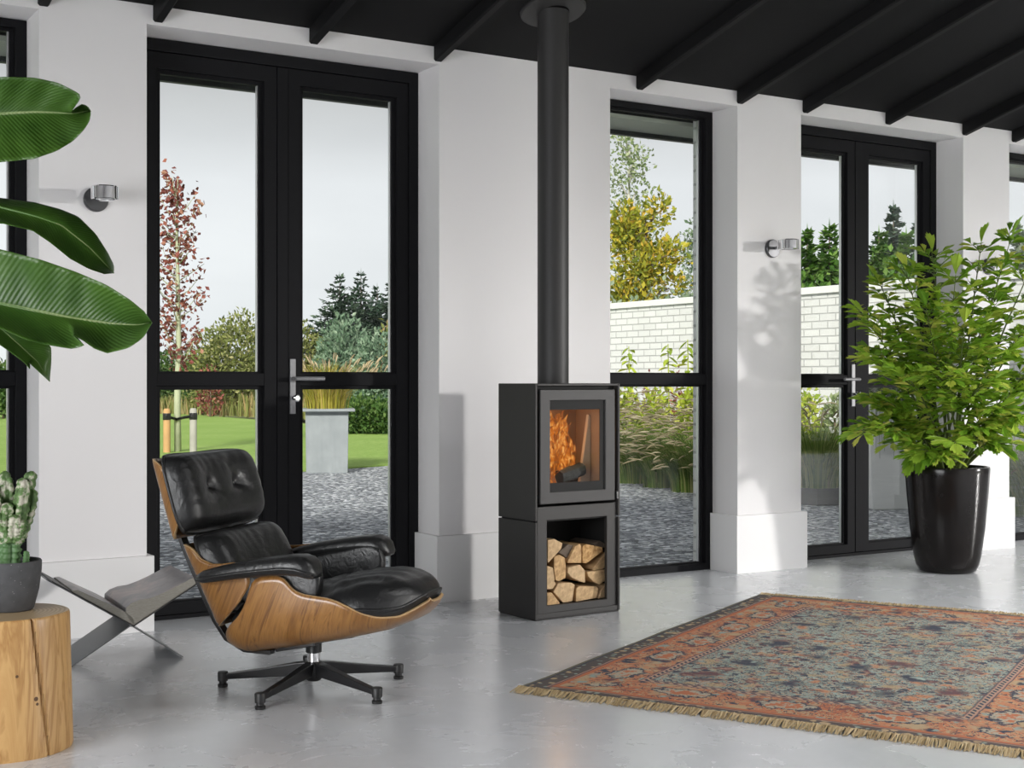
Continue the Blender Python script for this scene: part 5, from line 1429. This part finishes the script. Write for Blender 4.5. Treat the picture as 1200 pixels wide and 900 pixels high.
# --- seen through the right double door
for i, (x, yt, d, hw, kd, sz, lb) in enumerate(((946, 268, 21, 50, 'thuja', .17, 'bright green conifer behind the garden wall at the left of the right hand door'), (972, 262, 21.5, 46, 'thuja', .17, 'bright green conifer with pointed top left of the door meeting stile'),
        (1002, 276, 20, 46, 'thuja', .17, 'bright green conifer hidden partly by the door meeting stile'), (1030, 270, 20, 50, 'thuja', .17, 'bright green conifer right of the door meeting stile'), (1062, 272, 19, 50, 'thuja', .17, 'bright green conifer at the right of the right hand door'),
        (1047, 240, 27, 40, 'spruce', .2, 'dark spruce top rising above the bright green conifers'), (1078, 258, 26, 40, 'spruce', .2, 'dark conifer at the right jamb of the right hand door'), (1195, 262, 24, 30, 'greygreen', .16, 'grey green conifer seen through the far right window'))):
    conifer(x, yt, d, hw, kd, lb, 38, sz, 110 + i, 1.1, wide=.38, pcs=4, group='conifers behind the garden wall')
for i, x in enumerate((942, 962, 984, 1022, 1042, 1064, 1086)):
    bush(x, 318 - i, 400, 15, 17.2 - i * .28, 'thuja', 'low feathery conifer behind the garden wall, ' + ['first', 'second', 'third', 'fourth', 'fifth', 'sixth', 'seventh'][i] + ' from left in right door', 380, .10, seed=130 + i, group='low feathery conifers behind the garden wall', cat='conifer')
hp = GP(958, 12.35)
hx = thing('hexagonal_planter', 'low dark hexagonal planter full of green grass outside the right hand door', 'planter', hp, .3)
m = M(); m.lathe([(.235, 0), (.245, .01), (.25, .15), (.236, .15), (.232, .12)], 6); m.build('pot', simple('dark_planter', (.035, .037, .042), .6), hx, bevel=.004)
rr = random.Random(140); m = M(); hd_ = M()
for i in range(900):
    a = rr.uniform(0, 6.28); r = rr.uniform(0, .2)
    e = blade(m, (r * math.cos(a), r * math.sin(a), .12), a, rr.uniform(.05, .30), rr.uniform(.35, .85), .0055, 7, 1.0)
    if i % 32 == 0:
        e = blade(m, (r * math.cos(a), r * math.sin(a), .12), a, rr.uniform(.05, .3), rr.uniform(.75, .95), .002, 6, .8); plume(hd_, e, Vector((math.cos(a) * .6, math.sin(a) * .6, .6)), .14, .008)
m.build('grass', LM['fountain'], hx)['kind'] = 'stuff'; hd_.build('plumes', MAT_TAN, hx)['kind'] = 'stuff'
bush(948, 452, 480, 16, 14.2, 'lime', 'lime green perennial behind the hexagonal planter', 420, .08, seed=150, name='lime_perennial', cat='perennial')
bush(978, 455, 480, 14, 14.0, 'birch', 'whitish flowering perennial behind the hexagonal planter at the right', 420, .07, seed=151, name='white_perennial', cat='perennial')
fountain(GP(925, 13.6), 'fountain grass hidden partly by the pier left of the right hand door', 1.0, .5, 500, 30, 152)
fountain(GP(985, 13.2), 'fountain grass behind the door meeting stile', 1.0, .5, 500, 30, 153)
wp = GP(1036, 11.9)
wpt = thing('white_tapered_planter', 'tall white planter tapering to its foot with trailing plants, behind the right hand door', 'planter', wp, .12)
m = M()
m.loft([[Vector((sx * a_, sy * b_, z)) for sx, sy in ((-1, -1), (1, -1), (1, 1), (-1, 1))] for z, a_, b_ in ((0, .165, .165), (.90, .235, .235))]); m.build('body', simple('white_planter_plastic', (.74, .74, .74), .5), wpt, bevel=.012)
m = M(); ring(m, -.237, .237, .895, .915, .02, .02, .0, .0, -.237, .237) if False else m.box(-.215, .215, -.215, .215, .895, .905); m.build('soil', MAT_TRUNK, wpt)
rr = random.Random(160); m = M(); fl2 = M()
cloud(m, (0, 0, .98), (.27, .27, .16), 700, .07, rr, shell=.1); m.build('foliage', LM['deep'], wpt)
for i in range(70):
    a = rr.uniform(0, 6.28); p = Vector((.24 * math.cos(a), .24 * math.sin(a), .92)); s_ = Vector((-math.sin(a), math.cos(a), 0)) * .004; L_ = rr.uniform(.15, .5); vs_ = []
    for k in range(6):
        t_ = k / 5; q_ = p + Vector((math.cos(a), math.sin(a), 0)) * (.10 * math.sin(t_ * 2)) + Vector((0, 0, .06 * math.sin(t_ * 3) - L_ * t_ * t_)); vs_ += [q_ - s_ * (1 - t_ * .7), q_ + s_ * (1 - t_ * .7)]
    fl2.add(vs_, [(2 * k, 2 * k + 1, 2 * k + 3, 2 * k + 2) for k in range(5)])
fl2.build('trailing_strands', LM['spruce'], wpt)['kind'] = 'stuff'
bush(1072, 548, 600, 12, 12.1, 'deep', 'small dark green shrub at the foot of the white planter', 350, .05, seed=170)
# far right window
fountain(GP(1192, 11.6), 'green fountain grass seen through the far right window', 1.0, .5, 700, 30, 180)
fountain(GP(1215, 11.2), 'fountain grass at the right margin of the far right window', .95, .5, 500, 30, 181)
